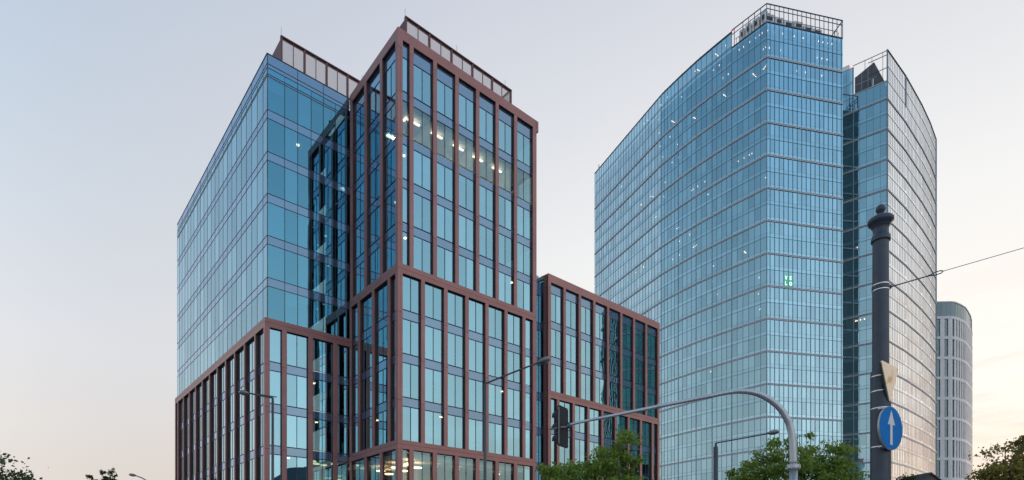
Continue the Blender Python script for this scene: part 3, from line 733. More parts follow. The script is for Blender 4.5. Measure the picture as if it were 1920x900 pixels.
# green window sign
Fv = Fr
tA = Fv.t_at_px(1470.4); tB = Fv.t_at_px(1486.0)
js = segs[6][1]
k0 = min(range(len(js)), key=lambda i: abs(js[i]-tA))
tA, tM, tB = js[k0], js[k0+1], js[k0+2]
zb_ = 66.9+.3; 
bz = max([z for z in b1 if z < CAMZ+(HY-530)/FP*Fv.pt(tA, 0, 0)[1]])
zt_ = bz+3.3; zb_ = bz+.35
sgn = thing('window_sign', Fv.pt(tA, .02, zb_), 'small green sign with white letters VE over LO behind the tower front glass', 'sign')
green = emit('green sign film', (.10, .52, .38), .35); wl = emit('white sign letters', (.85, 1, .95), .9)
for a, c in ((tA+.08, tM-.06), (tM+.06, tB-.08)):
    b = MB(); b.fbox(Fv, a, c, .006, .03, zb_, zt_); b.build('panel', green, sgn)
def letter(ch, F, tc, zc, h, m, parent, n=.034):
    w = h*.62; th = h*.2; b = MB()
    def seg(x0, z0, x1, z1):
        dx, dz = x1-x0, z1-z0; l = math.hypot(dx, dz); px_, pz_ = -dz/l*th/2, dx/l*th/2
        q = [(x0+px_, z0+pz_), (x0-px_, z0-pz_), (x1-px_, z1-pz_), (x1+px_, z1+pz_)]
        k = .0
        b.hexa([F.pt(tc+x, n, zc+z) for x, z in q]+[F.pt(tc+x, n+.02, zc+z) for x, z in q])
    if ch == 'V': seg(-w/2, h/2, 0, -h/2+.02); seg(0, -h/2+.02, w/2, h/2)
    if ch == 'E': seg(-w/2+th/2, -h/2, -w/2+th/2, h/2); [seg(-w/2+th, z, w/2, z) for z in (-h/2+th/2, 0, h/2-th/2)]
    if ch == 'L': seg(-w/2+th/2, -h/2, -w/2+th/2, h/2); seg(-w/2+th, -h/2+th/2, w/2, -h/2+th/2)
    if ch == 'O':
        for i in range(12):
            a0 = 2*math.pi*i/12; a1 = 2*math.pi*(i+1)/12; r1, r2 = h/2-th/2, w/2+.02
            seg(r2*math.cos(a0), r1*math.sin(a0), r2*math.cos(a1), r1*math.sin(a1))
    b.build('letter', m, parent)
hh = .95
letter('V', Fv, (tA+tM)/2, zb_+2.15, hh, wl, sgn); letter('E', Fv, (tM+tB)/2, zb_+2.15, hh, wl, sgn)
letter('L', Fv, (tA+tM)/2, zb_+.75, hh, wl, sgn); letter('O', Fv, (tM+tB)/2, zb_+.75, hh, wl, sgn)

# ---- tower 2
c2 = V2(99.3, 151.0)
p2l = [V2(86.8, 160.7), V2(93.1, 155.8), c2]
p2r = [c2, V2(110.0, 159.4), V2(121.8, 169.6), V2(129.8, 177.0), V2(136.6, 183.8)]
root2 = thing('office_tower', (c2.x, c2.y, 0), 'tall glass office tower behind with a pale right side and slanted roof screen', 'office tower')
W2 = Windows(root2)
b2 = [121.8-8*j for j in range(16)]; th2 = [117.8-8*j for j in range(15)]
segs2 = []
F = Frame(p2l[0], p2l[1]); segs2.append((F, [F.L*k/5 for k in range(1, 5)], .06, .07, 'mullion', 'tower_glass', 'tower_spandrel', 134.0))
F = Frame(p2l[1], p2l[2]); segs2.append((F, [F.L*k/5 for k in range(1, 5)], .06, .07, 'mullion', 'tower_glass', 'tower_spandrel', 126.4))
for a, c in zip(p2r, p2r[1:]):
    F = Frame(a, c); n = round(F.L/1.27); segs2.append((F, [F.L*k/n for k in range(1, n)], .06, .04, 'fin', 'pale_glass', 'pale_glass', 134.6))
curtain(root2, W2, [segs2[0]], None, b2, th2+[125.8, 129.8])
curtain(root2, W2, [segs2[1]], None, b2, th2)
curtain(root2, W2, segs2[2:], None, b2, th2+[126.4, 130.5])
bands_for(root2, p2l, b2); bands_for(root2, p2r, b2, out_=.14)
for p, zt, z0 in ((p2l[1], 134.0, 2), (c2, 134.6, 2), (p2r[-1], 134.6, 2), (p2r[1], 134.6, 126)):
    b = MB(); b.box(p.x-.12, p.x+.12, p.y-.16, p.y+.06, z0, zt); b.build('corner_trim', MT['mullion'], root2)
poly2 = p2l+p2r[1:]+[V2(134, 205), V2(110, 205)]
pin2 = inset(poly2, .7)
for z in sorted(b2+th2+[126.3]):
    b = MB(); b.prism(pin2, z-.45, z-.03); b.build('floor_slab', MT['slab'], root2)
b = MB(); b.prism(inset(poly2, 6), 0, 126); b.build('core_wall', MT['core'], root2)
b = sweep(p2r, [(-.25, 134.6), (.14, 134.6), (.14, 134.8), (-.25, 134.8)])
b.build('coping', MT['steel_dark'], root2)
for a, c in ((p2r[-1], V2(134, 205)), (V2(134, 205), V2(110, 205)), (V2(110, 205), p2l[0])):
    F = Frame(a, c); b = MB(); b.fbox(F, .05, F.L-.05, -.3, -.05, 0, 126.3); b.build('rear_wall', MT['tower_spandrel'], root2)
F = segs2[1][0]
for z0 in (134.4, 133.3, 129.9):
    b = MB(); b.fbox(F, 0 if z0 > 134 else F.L*.45, F.L, -.08, .06, z0, z0+.12); b.build('crown_rail', MT['steel_dark'], root2)
for t in (2.8, 4.4, F.L-1.0, F.L-.1):
    b = MB(); b.fbox(F, t-.05, t+.05, -.08, .05, 126.4, 134.4); b.build('crown_post', MT['steel_dark'], root2)
b = MB(); b.fbox(F, -.1, F.L, -.3, .1, 126.35, 126.6); b.build('coping', MT['steel_band'], root2)
# slanted dark roof screen behind the open corner
b = MB()
q = [F.pt(.3, -.9, 126.5), F.pt(F.L-.4, -.9, 126.5), F.pt(F.L-.4, -1.1, 126.5), F.pt(.3, -1.1, 126.5)]
q2 = [F.pt(.3, -.9, 131.6), F.pt(4.8, -.9, 133.6), F.pt(4.8, -1.1, 133.6), F.pt(.3, -1.1, 131.6)]
b.hexa(q+q2); sc = b.build('roof_screen', mat('grey louvre screen', (.13, .14, .16), .6), root2)
b = MB()
for t in (.4, 1.9, 3.4): b.fbox(F, t, t+.07, -.9, -.84, 126.5, 131.7+t*.3)
b.fbox(F, .3, 5.5, -.9, -.84, 129.4, 129.5); b.build('screen_bar', MT['steel_band'], sc)
b = MB(); c = F.pt(4.5, -.5, 0); b.lathe((c[0], c[1]), [(.3, 126.5), (.3, 128.8)], 10); b.build('vent_pipe', MT['coping'], root2)
F0 = segs2[0][0]
b = MB(); b.prism([F0.pt(F0.L-5.0, -1, 0)[:2], F0.pt(F0.L-1.0, -1, 0)[:2], F0.pt(F0.L-1.0, -4, 0)[:2], F0.pt(F0.L-5, -4, 0)[:2]], 126, 136.0); b.build('plant_unit', MT['plant'], root2)
b = MB(); p = F0.pt(F0.L-.8, -.6, 135); b.lathe((p[0], p[1]), [(.15, 134.6), (.15, 134.95)], 8); b.build('aviation_light', MT['red'], root2)
W2.finish()
spots(root2, segs2[:2], sorted(b2+th2), [(1606, 606), (1612, 607), (1620, 606), (1603, 614), (1606, 468)], size=.15)
W2 = None

# ---- out-of-frame tower at the right: mirrored in the low block's glass
root4 = thing('office_tower', (73, 69.6, 0), 'dark teal office tower off to the right, seen mirrored in the low brown block', 'office tower')
W4 = Windows(root4, 60)
q4 = [V2(73, 80.8), V2(73, 69.6), V2(91, 66)]
def seg4(a, c, hide):
    F = Frame(a, c); n = round(F.L/1.5); return (F, [F.L*k/n for k in range(1, n)], .1, .12, 'mullion', 'dark4', 'dark4s', 62)
MT['dark4'] = glass('dark teal glass', (.22, .60, .62), (.35, .6, .58), .42, wav=.004)
MT['dark4s'] = glass('dark teal spandrel', (.25, .6, .6), (0, 0, 0), .30, back=(.08, .20, .20), wav=.003)
curtain(root4, W4, [seg4(q4[0], q4[1], 0), seg4(q4[1], q4[2], 0)], None, [2+8*k for k in range(8)], [6+8*k for k in range(7)], hide=True)
bands_for(root4, q4, [2+8*k for k in range(8)])
poly4 = q4+[V2(95, 84)]
for k in range(15):
    b = MB(); b.prism(inset(poly4, .6), 2+4*k-.5, 2+4*k-.05); b.build('floor_slab', MT['slab'], root4)
b = MB(); b.prism(inset(poly4, 3.5), 0, 61); b.build('core_wall', MT['core'], root4)
b = MB(); b.prism(inset(poly4, .3), 61.2, 62.3); b.build('roof', MT['roof'], root4)
for a, c in ((q4[2], poly4[3]), (poly4[3], q4[0])):
    F = Frame(a, c); b = MB(); b.fbox(F, .05, F.L-.05, -.3, -.05, 0, 62); b.build('rear_wall', MT['core'], root4)
W4.finish()

# ---- round pale building on the far right
root3 = thing('office_building', (165.5, 214.6, 0), 'pale stone clad round cornered building with narrow tall windows beside the tower', 'building')
W3 = Windows(root3)
ctrl = [V2(158.5, 214.9), V2(165.2, 214.6), V2(167.2, 215.1), V2(170.5, 216.9), V2(174.7, 219.7), V2(178.6, 223.3), V2(182.8, 227.4), V2(186.6, 231.6), V2(191.0, 237.0), V2(195, 242), V2(199.3, 247), V2(203, 254), V2(204, 263)]
TOP3 = 95.9; fl = [90.3-7.6*k for k in range(0, 12)]
MT['shade_glass'] = glass('grey window glass', (.42, .54, .62), (.2, .28, .32), .26, wav=.002)
# walls: a band at every second storey, piers between slots
band3 = [MB() for _ in fl]; piers = []
for i, (a, c) in enumerate(zip(ctrl, ctrl[1:])):
    F = Frame(a, c)
    # top glazed storey
    n = max(1, round(F.L/1.6))
    for k in range(n): W3.add(F, F.L*k/n, F.L*(k+1)/n, -.1, 90.6, TOP3-.2, MT['shade_glass'], MT['mullion'], 1, bar=.1)
    for j, z in enumerate(fl): band3[j].fbox(F, -.02, F.L+.02, -.4, .04, z-.75, z+.28)
    step = 3.3 if i == 0 else 1.75
    n = max(1, round(F.L/step)); w = 1.35 if i == 0 else .85
    if i == 0: cs = [.6, 4.2] if False else [2.0, 4.9]
    else: cs = [F.L*(k+.5)/n for k in range(n)]
    prev = 0
    pb = MB()
    for t in cs:
        pb.fbox(F, prev, t-w/2, -.4, 0, 2, 90.3); prev = t+w/2
        for j, z in enumerate(fl[:-1]):
            W3.add(F, t-w/2, t+w/2, -.32, fl[j+1]+.28, z-.75, MT['shade_glass'], MT['mullion'], 1, bar=.12, tr=fl[j+1]+3.5)
    pb.fbox(F, prev, F.L, -.4, 0, 2, 90.3)
    pb.build('pier', MT['stone'], root3)
for bb_ in band3: bb_.build('floor_band', MT['stone'], root3)
poly3 = ctrl+[V2(190, 285), V2(165, 262)]
for z in fl:
    b = MB(); b.prism(inset(poly3, .7), z-.6, z-.1); b.build('floor_slab', MT['slab'], root3)
b = MB(); b.prism(inset(poly3, 3), 0, 94); b.build('core_wall', MT['core'], root3)
b = MB(); b.prism(inset(poly3, -.05), TOP3-.2, TOP3+.25); b.build('roof', MT['steel_band'], root3)
for (x, y, w, h, c) in ((172, 220, 1.0, 1.6, (.75, .7, .2)), (175, 222.5, 2.0, .9, (.4, .5, .42)), (184, 232, 1.6, 1.0, (.5, .5, .5))):
    b = MB(); b.box(x, x+w, y, y+w, TOP3+.25, TOP3+.25+h*.6); b.box(x+w*.2, x+w*.8, y+.2, y+w-.2, TOP3+.25+h*.6, TOP3+.25+h); b.build('plant_unit', mat('roof unit %d' % int(x), c, .6), root3)
W3.finish()

# ---- small house gable at the bottom right, and mirrored tenements across the street
hs = thing('house', (95.0, 130, 0), 'small dark gabled house roof in front of the pale tower foot', 'house')
Yh = 130.0; ap = at(1746, 885, Yh); 
slope = .72; hw = 6.2
def gable(root_, cx, y0, y1, za, hw_, slope_, wall, roofm):
    zE = za-hw_*slope_
    b = MB(); b.box(cx-hw_+.4, cx+hw_-.4, y0+.4, y1-.4, 0, zE+.2)
    i = len(b.v); b.v += [(cx-hw_+.4, y0+.4, zE+.2), (cx+hw_-.4, y0+.4, zE+.2), (cx, y0+.4, za-.3)]; b.f.append((i, i+1, i+2)); b.build('wall', wall, root_, closed=False)
    b = MB()
    for s in (-1, 1):
        b.hexa([(cx, y0, za-.28), (cx+s*hw_, y0, zE-.28), (cx+s*hw_, y1, zE-.28), (cx, y1, za-.28), (cx, y0, za), (cx+s*hw_, y0, zE), (cx+s*hw_, y1, zE), (cx, y1, za)])
    b.build('roof', roofm, root_)
slate = mat('dark slate roof', (.06, .065, .08), .7, 0, .3, 2)
gable(hs, ap.x, Yh, Yh+9, ap.z, hw, slope, mat('dark render wall', (.13, .12, .13), .9), slate)
b = MB(); b.box(ap.x-.9, ap.x+.9, Yh+.28, Yh+.38, ap.z-4.0, ap.z-2.0); w_ = b.build('window', MT['shade_glass'], hs)
b = MB()
for x in (-.9, -.05, .8): b.box(ap.x+x, ap.x+x+.1, Yh+.2, Yh+.3, ap.z-4.05, ap.z-1.95)
b.box(ap.x-.9, ap.x+.9, Yh+.19, Yh+.29, ap.z-2.05, ap.z-1.9); b.build('window_frame', MT['coping'], w_)

def tenement(c, d, w, dep, h, wallc, nm, label, dome=False):
    F = Frame(c, c+d*w); rt = thing('tenement_house', (c.x, c.y, 0), label, 'building', None)
    wm = mat(nm+' wall', wallc, .9, 0, .1, .5)
    b = MB(); b.prism([F.pt(0, 0, 0)[:2], F.pt(w, 0, 0)[:2], F.pt(w, -dep, 0)[:2], F.pt(0, -dep, 0)[:2]], 0, h); b.build('wall', wm, rt)
    b = MB(); q = [F.pt(-.4, .4, h), F.pt(w+.4, .4, h), F.pt(w+.4, -dep-.4, h), F.pt(-.4, -dep-.4, h)]
    k = 3.2 if dome else 1.6; ii = 3.0
    q2 = [F.pt(ii, -ii, h+k), F.pt(w-ii, -ii, h+k), F.pt(w-ii, -dep+ii, h+k), F.pt(ii, -dep+ii, h+k)]
    b.hexa(q+q2); b.build('roof', slate, rt)
    nw = int(w/3)
    for i in range(nw):
        for j in range(int((h-2)/3.4)):
            t = (i+.5)*w/nw; z = 1.2+3.4*j
            b = MB(); b.fbox(F, t-.55, t+.55, -.1, .03, z, z+1.8); q = b.build('window', MT['shade_glass'], rt)
            if i % 1 == 0:
                b = MB(); b.fbox(F, t-.7, t+.7, .031, .12, z-.14, z-.01); b.fbox(F, t-.04, t+.04, .031, .06, z, z+1.8); b.build('window_frame', MT['coping'], q)
    return rt
tenement(V2(47, 22), V2(.25, -.97).normalized(), 16, 11, 17.5, (.34, .30, .25), 'mansard', 'old pale tenement with a mansard roof across the street, mirrored in the wing glass', True)
tenement(V2(58, -2), V2(.2, -.98).normalized(), 20, 11, 14, (.30, .20, .15), 'brick', 'brick tenement further down the street, mirrored in the brown building', False)

# ================================================================== trees
def leafmat(name, c1, c2, tr=.58):
    m = bpy.data.materials.new(name); m.use_nodes = True; t = m.node_tree; n = t.nodes; l = t.links
    for k in list(n): n.remove(k)
    o_ = n.new('ShaderNodeOutputMaterial'); df = n.new('ShaderNodeBsdfPrincipled'); df.inputs['Roughness'].default_value = .55; df.inputs['Specular IOR Level'].default_value = .3
    tl = n.new('ShaderNodeBsdfTranslucent'); mx = n.new('ShaderNodeMixShader'); mx.inputs[0].default_value = tr
    geo = n.new('ShaderNodeNewGeometry'); r = n.new('ShaderNodeValToRGB'); l.new(geo.outputs['Random Per Island'], r.inputs[0])
    e = r.color_ramp.elements; e[0].color = (*c1, 1); e[1].color = (*c2, 1)
    l.new(r.outputs[0], df.inputs['Base Color']); l.new(r.outputs[0], tl.inputs[0])
    l.new(df.outputs[0], mx.inputs[1]); l.new(tl.outputs[0], mx.inputs[2]); l.new(mx.outputs[0], o_.inputs[0]); return m
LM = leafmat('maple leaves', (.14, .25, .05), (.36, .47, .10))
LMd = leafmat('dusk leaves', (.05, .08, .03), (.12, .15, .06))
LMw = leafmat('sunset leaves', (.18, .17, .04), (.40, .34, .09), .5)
bark = mat('bark', (.09, .075, .06), .9, 0, .3, 6)
def tree(name, label, base, tops, zlow, nleaf, leaf, seed, lm, trunk_r=.16, cat='tree', group=None, spread=.75, fill=40, dens=1.0):
    """tops: list of (x offset, y offset, z, radius) lobes of the crown"""
    rnd = random.Random(seed)
    rt = thing(name, base, label, cat, group)
    bx, by, bz = base
    zm = max(t[2] for t in tops)
    tb = MB(); mid = [(bx+rnd.uniform(-.08, .08)*k, by, bz+(zm-bz)*.8*k/5) for k in range(6)]
    tb.tube(mid, [trunk_r*(1-.15*k) for k in range(6)], 8); tr_ = tb.build('trunk', bark, rt, smooth=True)
    clumps = []
    lb = MB()
    for (ox, oy, z, r) in tops:
        n = max(3, int(fill*r*r/4))
        s = Vector(mid[2+rnd.randint(0, 2)]); e = Vector((bx+ox, by+oy, z-r*.3))
        m1 = s.lerp(e, .5)+Vector((rnd.uniform(-.2, .2), rnd.uniform(-.2, .2), -.1*r))
        lb.tube([s, m1, e], [trunk_r*.4, trunk_r*.26, trunk_r*.08], 6)
        for k in range(n):
            while True:
                d = Vector((rnd.uniform(-1, 1), rnd.uniform(-1, 1), rnd.uniform(-1, 1)))
                if .6 < d.length < 1: break
            p = Vector((bx+ox+d.x*r, by+oy+d.y*r, z-r*.9+d.z*r*.95)); p.z = max(p.z, zlow)
            clumps.append((p, rnd.uniform(.16, .38)*spread))
            if k % 2 == 0:
                q = e.lerp(p, .5)+Vector((0, 0, -.1)); lb.tube([e, q, p], [trunk_r*.1, trunk_r*.06, .008], 4, cap=False)
    lb.build('limbs', bark, rt, closed=False)
    cr = MB(); per = max(4, int(nleaf/len(clumps)))
    for (c, r) in clumps:
        for k in range(per):
            p = c+Vector((rnd.gauss(0, r), rnd.gauss(0, r), rnd.gauss(0, r*.62)))
            a = rnd.uniform(0, 6.283); tl_ = rnd.uniform(-1.0, .5); sz = leaf*rnd.uniform(.6, 1.25)
            tl_ = rnd.uniform(-1.3, 1.0)
            dx = Vector((math.cos(a)*math.cos(tl_), math.sin(a)*math.cos(tl_), math.sin(tl_)))
            sd_ = dx.cross(Vector((rnd.uniform(-1, 1), rnd.uniform(-1, 1), rnd.uniform(-.3, 1)))).normalized()
            cr.quad(p, p+dx*sz*.45+sd_*sz*.34, p+dx*sz, p+dx*sz*.45-sd_*sz*.34)
    cr.build('crown', lm, rt, closed=False)
    return rt
def lobes(Y, lst, dy=.6, seed=1):
    rnd = random.Random(seed); X0 = None; o_ = []
    cx_ = sum(l[0] for l in lst)/len(lst); c = at(cx_, 900, Y)
    for (px, py, rp) in lst:
        p = at(px, py, Y); r = rp/FP*Y
        o_.append((p.x-c.x, rnd.uniform(-dy, dy), p.z, r))
    return (c.x, Y, 0), o_
Y = 30; bs, tp = lobes(Y, [(1165, 812, 26), (1150, 835, 36), (1183, 850, 24), (1120, 848, 34), (1088, 858, 36), (1055, 865, 34), (1030, 874, 26), (1110, 890, 50), (1160, 890, 45), (1060, 895, 45), (1195, 888, 18)])
tree('street_tree', 'green leafy tree in front of the low brown block, under the mast arm', bs, tp, 4.2, 15000, .165, 3, LM, .17, group='street trees', fill=46)
Y = 34; bs, tp = lobes(Y, [(1492, 812, 22), (1462, 822, 30), (1515, 828, 32), (1430, 845, 36), (1400, 862, 34), (1550, 835, 34), (1584, 830, 28), (1600, 852, 26), (1490, 860, 60), (1540, 875, 55), (1590, 885, 40), (1440, 885, 55), (1390, 882, 30), (1470, 845, 40), (1560, 850, 36)])
tree('street_tree', 'green leafy tree behind the curved grey mast, below the blue tower', bs, tp, 4.2, 18000, .175, 5, LM, .2, group='street trees', fill=46)
Y = 28; bs, tp = lobes(Y, [(1916, 805, 22), (1898, 830, 28), (1925, 850, 44), (1880, 868, 26), (1852, 882, 16), (1900, 895, 44), (1842, 884, 12), (1960, 830, 50), (1960, 880, 60)])
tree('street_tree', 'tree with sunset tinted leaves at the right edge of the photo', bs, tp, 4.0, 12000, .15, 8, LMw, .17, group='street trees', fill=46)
Y = 13; bs, tp = lobes(Y, [(10, 856, 14), (30, 874, 18), (2, 880, 26), (40, 895, 14), (10, 900, 30), (-25, 890, 30)], dy=.2)
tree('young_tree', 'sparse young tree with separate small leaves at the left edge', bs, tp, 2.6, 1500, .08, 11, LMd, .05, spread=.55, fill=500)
Y = 16; bs, tp = lobes(Y, [(56, 893, 6), (60, 900, 9)], dy=.1)
tree('young_tree', 'tip of a small young tree just right of the sparse one at the left edge', bs, tp, 2.6, 110, .09, 12, LMd, .03, spread=.4, fill=1500)
Y = 78
for i, (lst, lab) in enumerate([([(171, 890, 3), (172, 897, 5), (171, 915, 9), (171, 940, 12)], 'smallest and leftmost poplar tip of the three in the distance'),
                 ([(197, 884, 4), (192, 890, 6), (192, 905, 11), (191, 930, 14)], 'middle poplar of the three in the distance'),
                 ([(214, 879, 5), (208, 884, 6), (205, 893, 9), (212, 896, 10), (209, 915, 15), (209, 940, 16)], 'tallest and rightmost poplar of the three in the distance')]):
    bs, tp = lobes(Y, lst, dy=.5)
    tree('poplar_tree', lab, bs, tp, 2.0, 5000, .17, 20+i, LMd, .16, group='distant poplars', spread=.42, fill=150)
Y = 60; bs, tp = lobes(Y, [(1703, 893, 7), (1694, 897, 6), (1712, 897, 6), (1703, 915, 18), (1700, 940, 24)], dy=.5)
tree('street_tree', 'top of a distant tree just right of the dark ornamental pole foot', bs, tp, 2.0, 2600, .22, 31, LMd, .15, group='street trees', fill=40)
bs, tp = lobes(27, [(1000, 876, 10), (1003, 890, 14), (1000, 905, 20)], dy=.3)
# trees out of frame mirrored in the glass
tree('street_tree', 'tree across the street outside the frame, mirrored in the front glass', (62, 40, 0), [(0, 0, 13, 3), (2.5, 1, 11, 3), (-2.4, -1, 11.5, 3), (0, 0, 9, 4)], 4, 5000, .35, 41, LMd, .3, group='street trees', spread=1.5, fill=14)
tree('street_tree', 'second tree across the street outside the frame, mirrored in the front glass', (66, 49, 0), [(0, 0, 12, 3), (2.5, 1, 10, 3), (-2.4, -1, 10.5, 3)], 4, 4000, .35, 42, LMd, .3, group='street trees', spread=1.5, fill=14)

# ================================================================== street lamps
pole_grey = mat('dark grey lamp pole', (.09, .10, .11), .5, .4)
head_grey = mat('grey lamp head', (.20, .21, .22), .45, .4)
lens = mat('lamp lens', (.35, .38, .38), .2)
def lamp(label, Y, pole_px, arm, head, r=.055, r_thick=None, z_thick=None, stub=None):
    """arm: pixel path from the pole top to the head; head: (px0,py0,px1,py1) along the lamp head"""
    p = at(pole_px, arm[0][1], Y)
    rt = thing('street_lamp', (p.x, Y, 0), label, 'street lamp', 'cobra head street lamps')
    b = MB()
    if z_thick: b.tube([(p.x, Y, 0), (p.x, Y, z_thick)], r_thick, 12); b.tube([(p.x, Y, z_thick-.003), (p.x, Y, p.z)], r, 10)
    else: b.tube([(p.x, Y, 0), (p.x, Y, 3), (p.x, Y, p.z)], [r*1.7, r*1.3, r], 12)
    b.build('pole', pole_grey, rt, smooth=True)
    b = MB(); pts = [at(x, y, Y) for x, y in arm]; b.tube(pts, [r*.7]*len(pts), 8); b.build('arm', pole_grey, rt, smooth=True)
    if stub: b = MB(); b.tube([at(x, y, Y) for x, y in stub], r*.5, 6); b.build('brace', pole_grey, rt, smooth=True)
    h0 = at(head[0], head[1], Y); h1 = at(head[2], head[3], Y); d = h1-h0; Lh = d.length
    prof = [(0, .05), (.12, .10), (.3, .17), (.55, .20), (.8, .17), (.95, .09), (1, .02)]
    b = MB(); b.tube([h0+d*s for s, _ in prof], [w*max(1, Lh/.62) for _, w in prof], 14, sq=(1.0, .62)); hd = b.build('lamp_head', head_grey, rt, smooth=True)
    b = MB(); b.tube([h0+d*s+Vector((0, 0, -.045*max(1, Lh/.62))) for s in (.35, .5, .7, .85)], [.05, .14, .14, .05], 12, sq=(1.0, .6)); b.build('lens', lens, hd, smooth=True)
lamp('dark street lamp with its arm to the left in front of the wing corner', 27.2, 511.3, [(511.3, 746), (500, 744), (466, 737)], (468, 738, 447.5, 735), stub=[(518.5, 744.5), (505, 742.5), (480, 738.5)])
lamp('dark street lamp with its arm rising right in front of the tall brown block', 22.5, 909.3, [(909.3, 719), (913, 718), (960, 699), (1012, 679)], (1009, 680, 1032, 672), r=.05)
lamp('thin dark street lamp with a long flat arm before the blue tower', 35, 1342, [(1342, 831), (1346, 830), (1440, 813)], (1438, 812.5, 1461, 809), r=.06, r_thick=.14, z_thick=at(1342, 838, 35).z)
lamp('tiny distant street lamp left of the glass wing', 54, 286, [(286, 912), (278, 903), (266, 896), (254, 891.5)], (256, 892, 242, 889.5), r=.07)

# ================================================================== traffic signal mast
galv = mat('galvanised steel', (.46, .50, .55), .38, .55, .08, 3)
Ym = 17.5
path = [(1487.8, 905), (1487.5, 860), (1486, 825), (1480.3, 796), (1474, 783), (1467.3, 771.5), (1459, 762), (1450, 754.3), (1440, 747.5), (1429.8, 742), (1417, 737.4), (1403.8, 734.6), (1391, 733.6), (1377.8, 733.9), (1358, 737), (1337.8, 741.3), (1290, 750.8), (1235.6, 761.8), (1190, 771), (1137.8, 781.5), (1100, 789), (1066, 796.5)]
mp_ = [at(x, y, Ym) for x, y in path]
mast = thing('signal_mast', (mp_[0].x, Ym, 0), 'curved grey steel traffic signal mast arching left over the street', 'traffic mast')
rp_ = [.115, .112, .108, .106, .104, .102, .1, .098, .096, .094, .092, .09, .088, .086, .083, .08, .075, .066, .058, .05, .044, .038]
zj = at(0, 874, Ym).z
b = MB(); b.tube([(mp_[0].x, Ym, 0), (mp_[0].x, Ym, zj-.05)], [.15, .118], 20); b.build('pole', galv, mast, smooth=True)
mp2 = [Vector((mp_[0].x, Ym, zj))]+mp_[2:]
def crs(P, k=4):
    out_ = []
    for i in range(len(P)-1):
        a, b_, c, d = P[max(i-1, 0)], P[i], P[i+1], P[min(i+2, len(P)-1)]
        for s in range(k):
            t = s/k; out_.append(.5*((2*b_)+(-a+c)*t+(2*a-5*b_+4*c-d)*t*t+(-a+3*b_-3*c+d)*t**3))
    return out_+[P[-1]]
cp = crs(mp2); rr = [rp_[1]+(rp_[-1]-rp_[1])*(i/(len(cp)-1))**1.25 for i in range(len(cp))]
b = MB(); b.tube(cp, rr, 20); b.build('arm', galv, mast, smooth=True)
b = MB(); b.lathe((mp_[0].x, Ym), [(.135, zj-.10), (.135, zj-.07), (.20, zj-.07), (.20, zj-.02), (.20, zj+.03), (.135, zj+.03), (.135, zj+.06)], 20)
for k in range(8):
    w = k*math.pi/4; x, y = mp_[0].x+.172*math.cos(w), Ym+.172*math.sin(w); b.tube([(x, y, zj-.10), (x, y, zj+.06)], .014, 6)
b.build('flange', galv, mast)
b = MB(); ts_ = at(1235, 761.8, Ym); b.tube([ts_+Vector((-.05, 0, -.0105)), ts_+Vector((.05, 0, .0105))], .072, 16); b.build('arm_joint', galv, mast)
# signal head (seen from behind, turned away)
tip = mp_[-1]
Ysg = Ym; c0 = at(1055.5, 800.5, Ysg)
sig = thing('traffic_light', (c0.x, Ysg, c0.z-.62), 'black traffic light with backboard hung on the mast end, seen from behind', 'traffic light')
black = mat('black plastic', (.018, .02, .024), .5, 0, .15, 4)
th_ = R(57); ds = Vector((math.cos(th_), math.sin(th_)))          # board direction, right side further
Fs = Frame((c0.x-ds.x*.33, Ysg-ds.y*.33), (c0.x+ds.x*.33, Ysg+ds.y*.33))
b = MB()
def rrect(F, t0, t1, z0, z1, n0, n1, r=.09, k=5):
    pts = []
    for (ct, cz, a0) in ((t1-r, z1-r, 0), (t0+r, z1-r, 90), (t0+r, z0+r, 180), (t1-r, z0+r, 270)):
        for q in range(k+1):
            a = R(a0+90*q/k); pts.append((ct+r*math.cos(a), cz+r*math.sin(a)))
    return pts
zc = c0.z; pts = rrect(Fs, 0, .66, zc-.62, zc+.62, 0, 0)
i = len(b.v); n = len(pts)
b.v += [Fs.pt(t, -.012, z) for t, z in pts]+[Fs.pt(t, .012, z) for t, z in pts]
b.f += [tuple(range(i, i+n)), tuple(range(i+n, i+2*n))[::-1]]+[(i+k, i+(k+1) % n, i+n+(k+1) % n, i+n+k) for k in range(n)]
b.build('backboard', mat('dark backboard', (.018, .022, .03), .75, 0, .08, 2), sig)
b = MB()   # light rim
for (t0, t1, z0, z1) in ((.03, .05, zc-.55, zc+.55),):
    b.fbox(Fs, t0, t1, .013, .02, z0, z1)
b.build('board_edge', mat('white edge strip', (.65, .66, .68), .5), sig)
for k in (-1, 0, 1):
    b = MB(); b.fbox(Fs, .17, .49, -.15, -.013, zc+k*.36-.17, zc+k*.36+.17); hs_ = b.build('signal_unit', black, sig)
    b = MB()
    cx0 = Fs.pt(.33, -.15, zc+k*.36); dv = Vector((-Fs.n.x, -Fs.n.y, 0))
    ring = []
    for q in range(13):
        a = R(-20+220*q/12); ring.append((math.cos(a)*.155, math.sin(a)*.155))
    i = len(b.v)
    for dd, drop in ((0, 0), (.15, -.03)):
        for (x, z) in ring:
            b.v.append((cx0[0]+Fs.d.x*x+dv.x*dd, cx0[1]+Fs.d.y*x+dv.y*dd, cx0[2]+z+drop))
    for q in range(12): b.f.append((i+q, i+q+1, i+14+q, i+13+q))
    b.build('visor', black, hs_, closed=False)
b = MB()
b.tube([tip+Vector((.12, -.02, -.02)), Vector(Fs.pt(.45, .05, zc+.02)), Vector(Fs.pt(.1, .06, zc-.06)), at(1034, 804.5, Ym-.15)], [.035, .03, .024, .02], 8)
b.tube([Vector(Fs.pt(.45, .05, zc+.02)), Vector(Fs.pt(.62, .05, zc+.14))], .02, 6); b.tube([at(1031.5, 803.5, Ym-.15), at(1036, 805, Ym-.15)], .03, 8)
b.build('bracket', mat('bracket steel', (.22, .24, .27), .5, .5), sig)
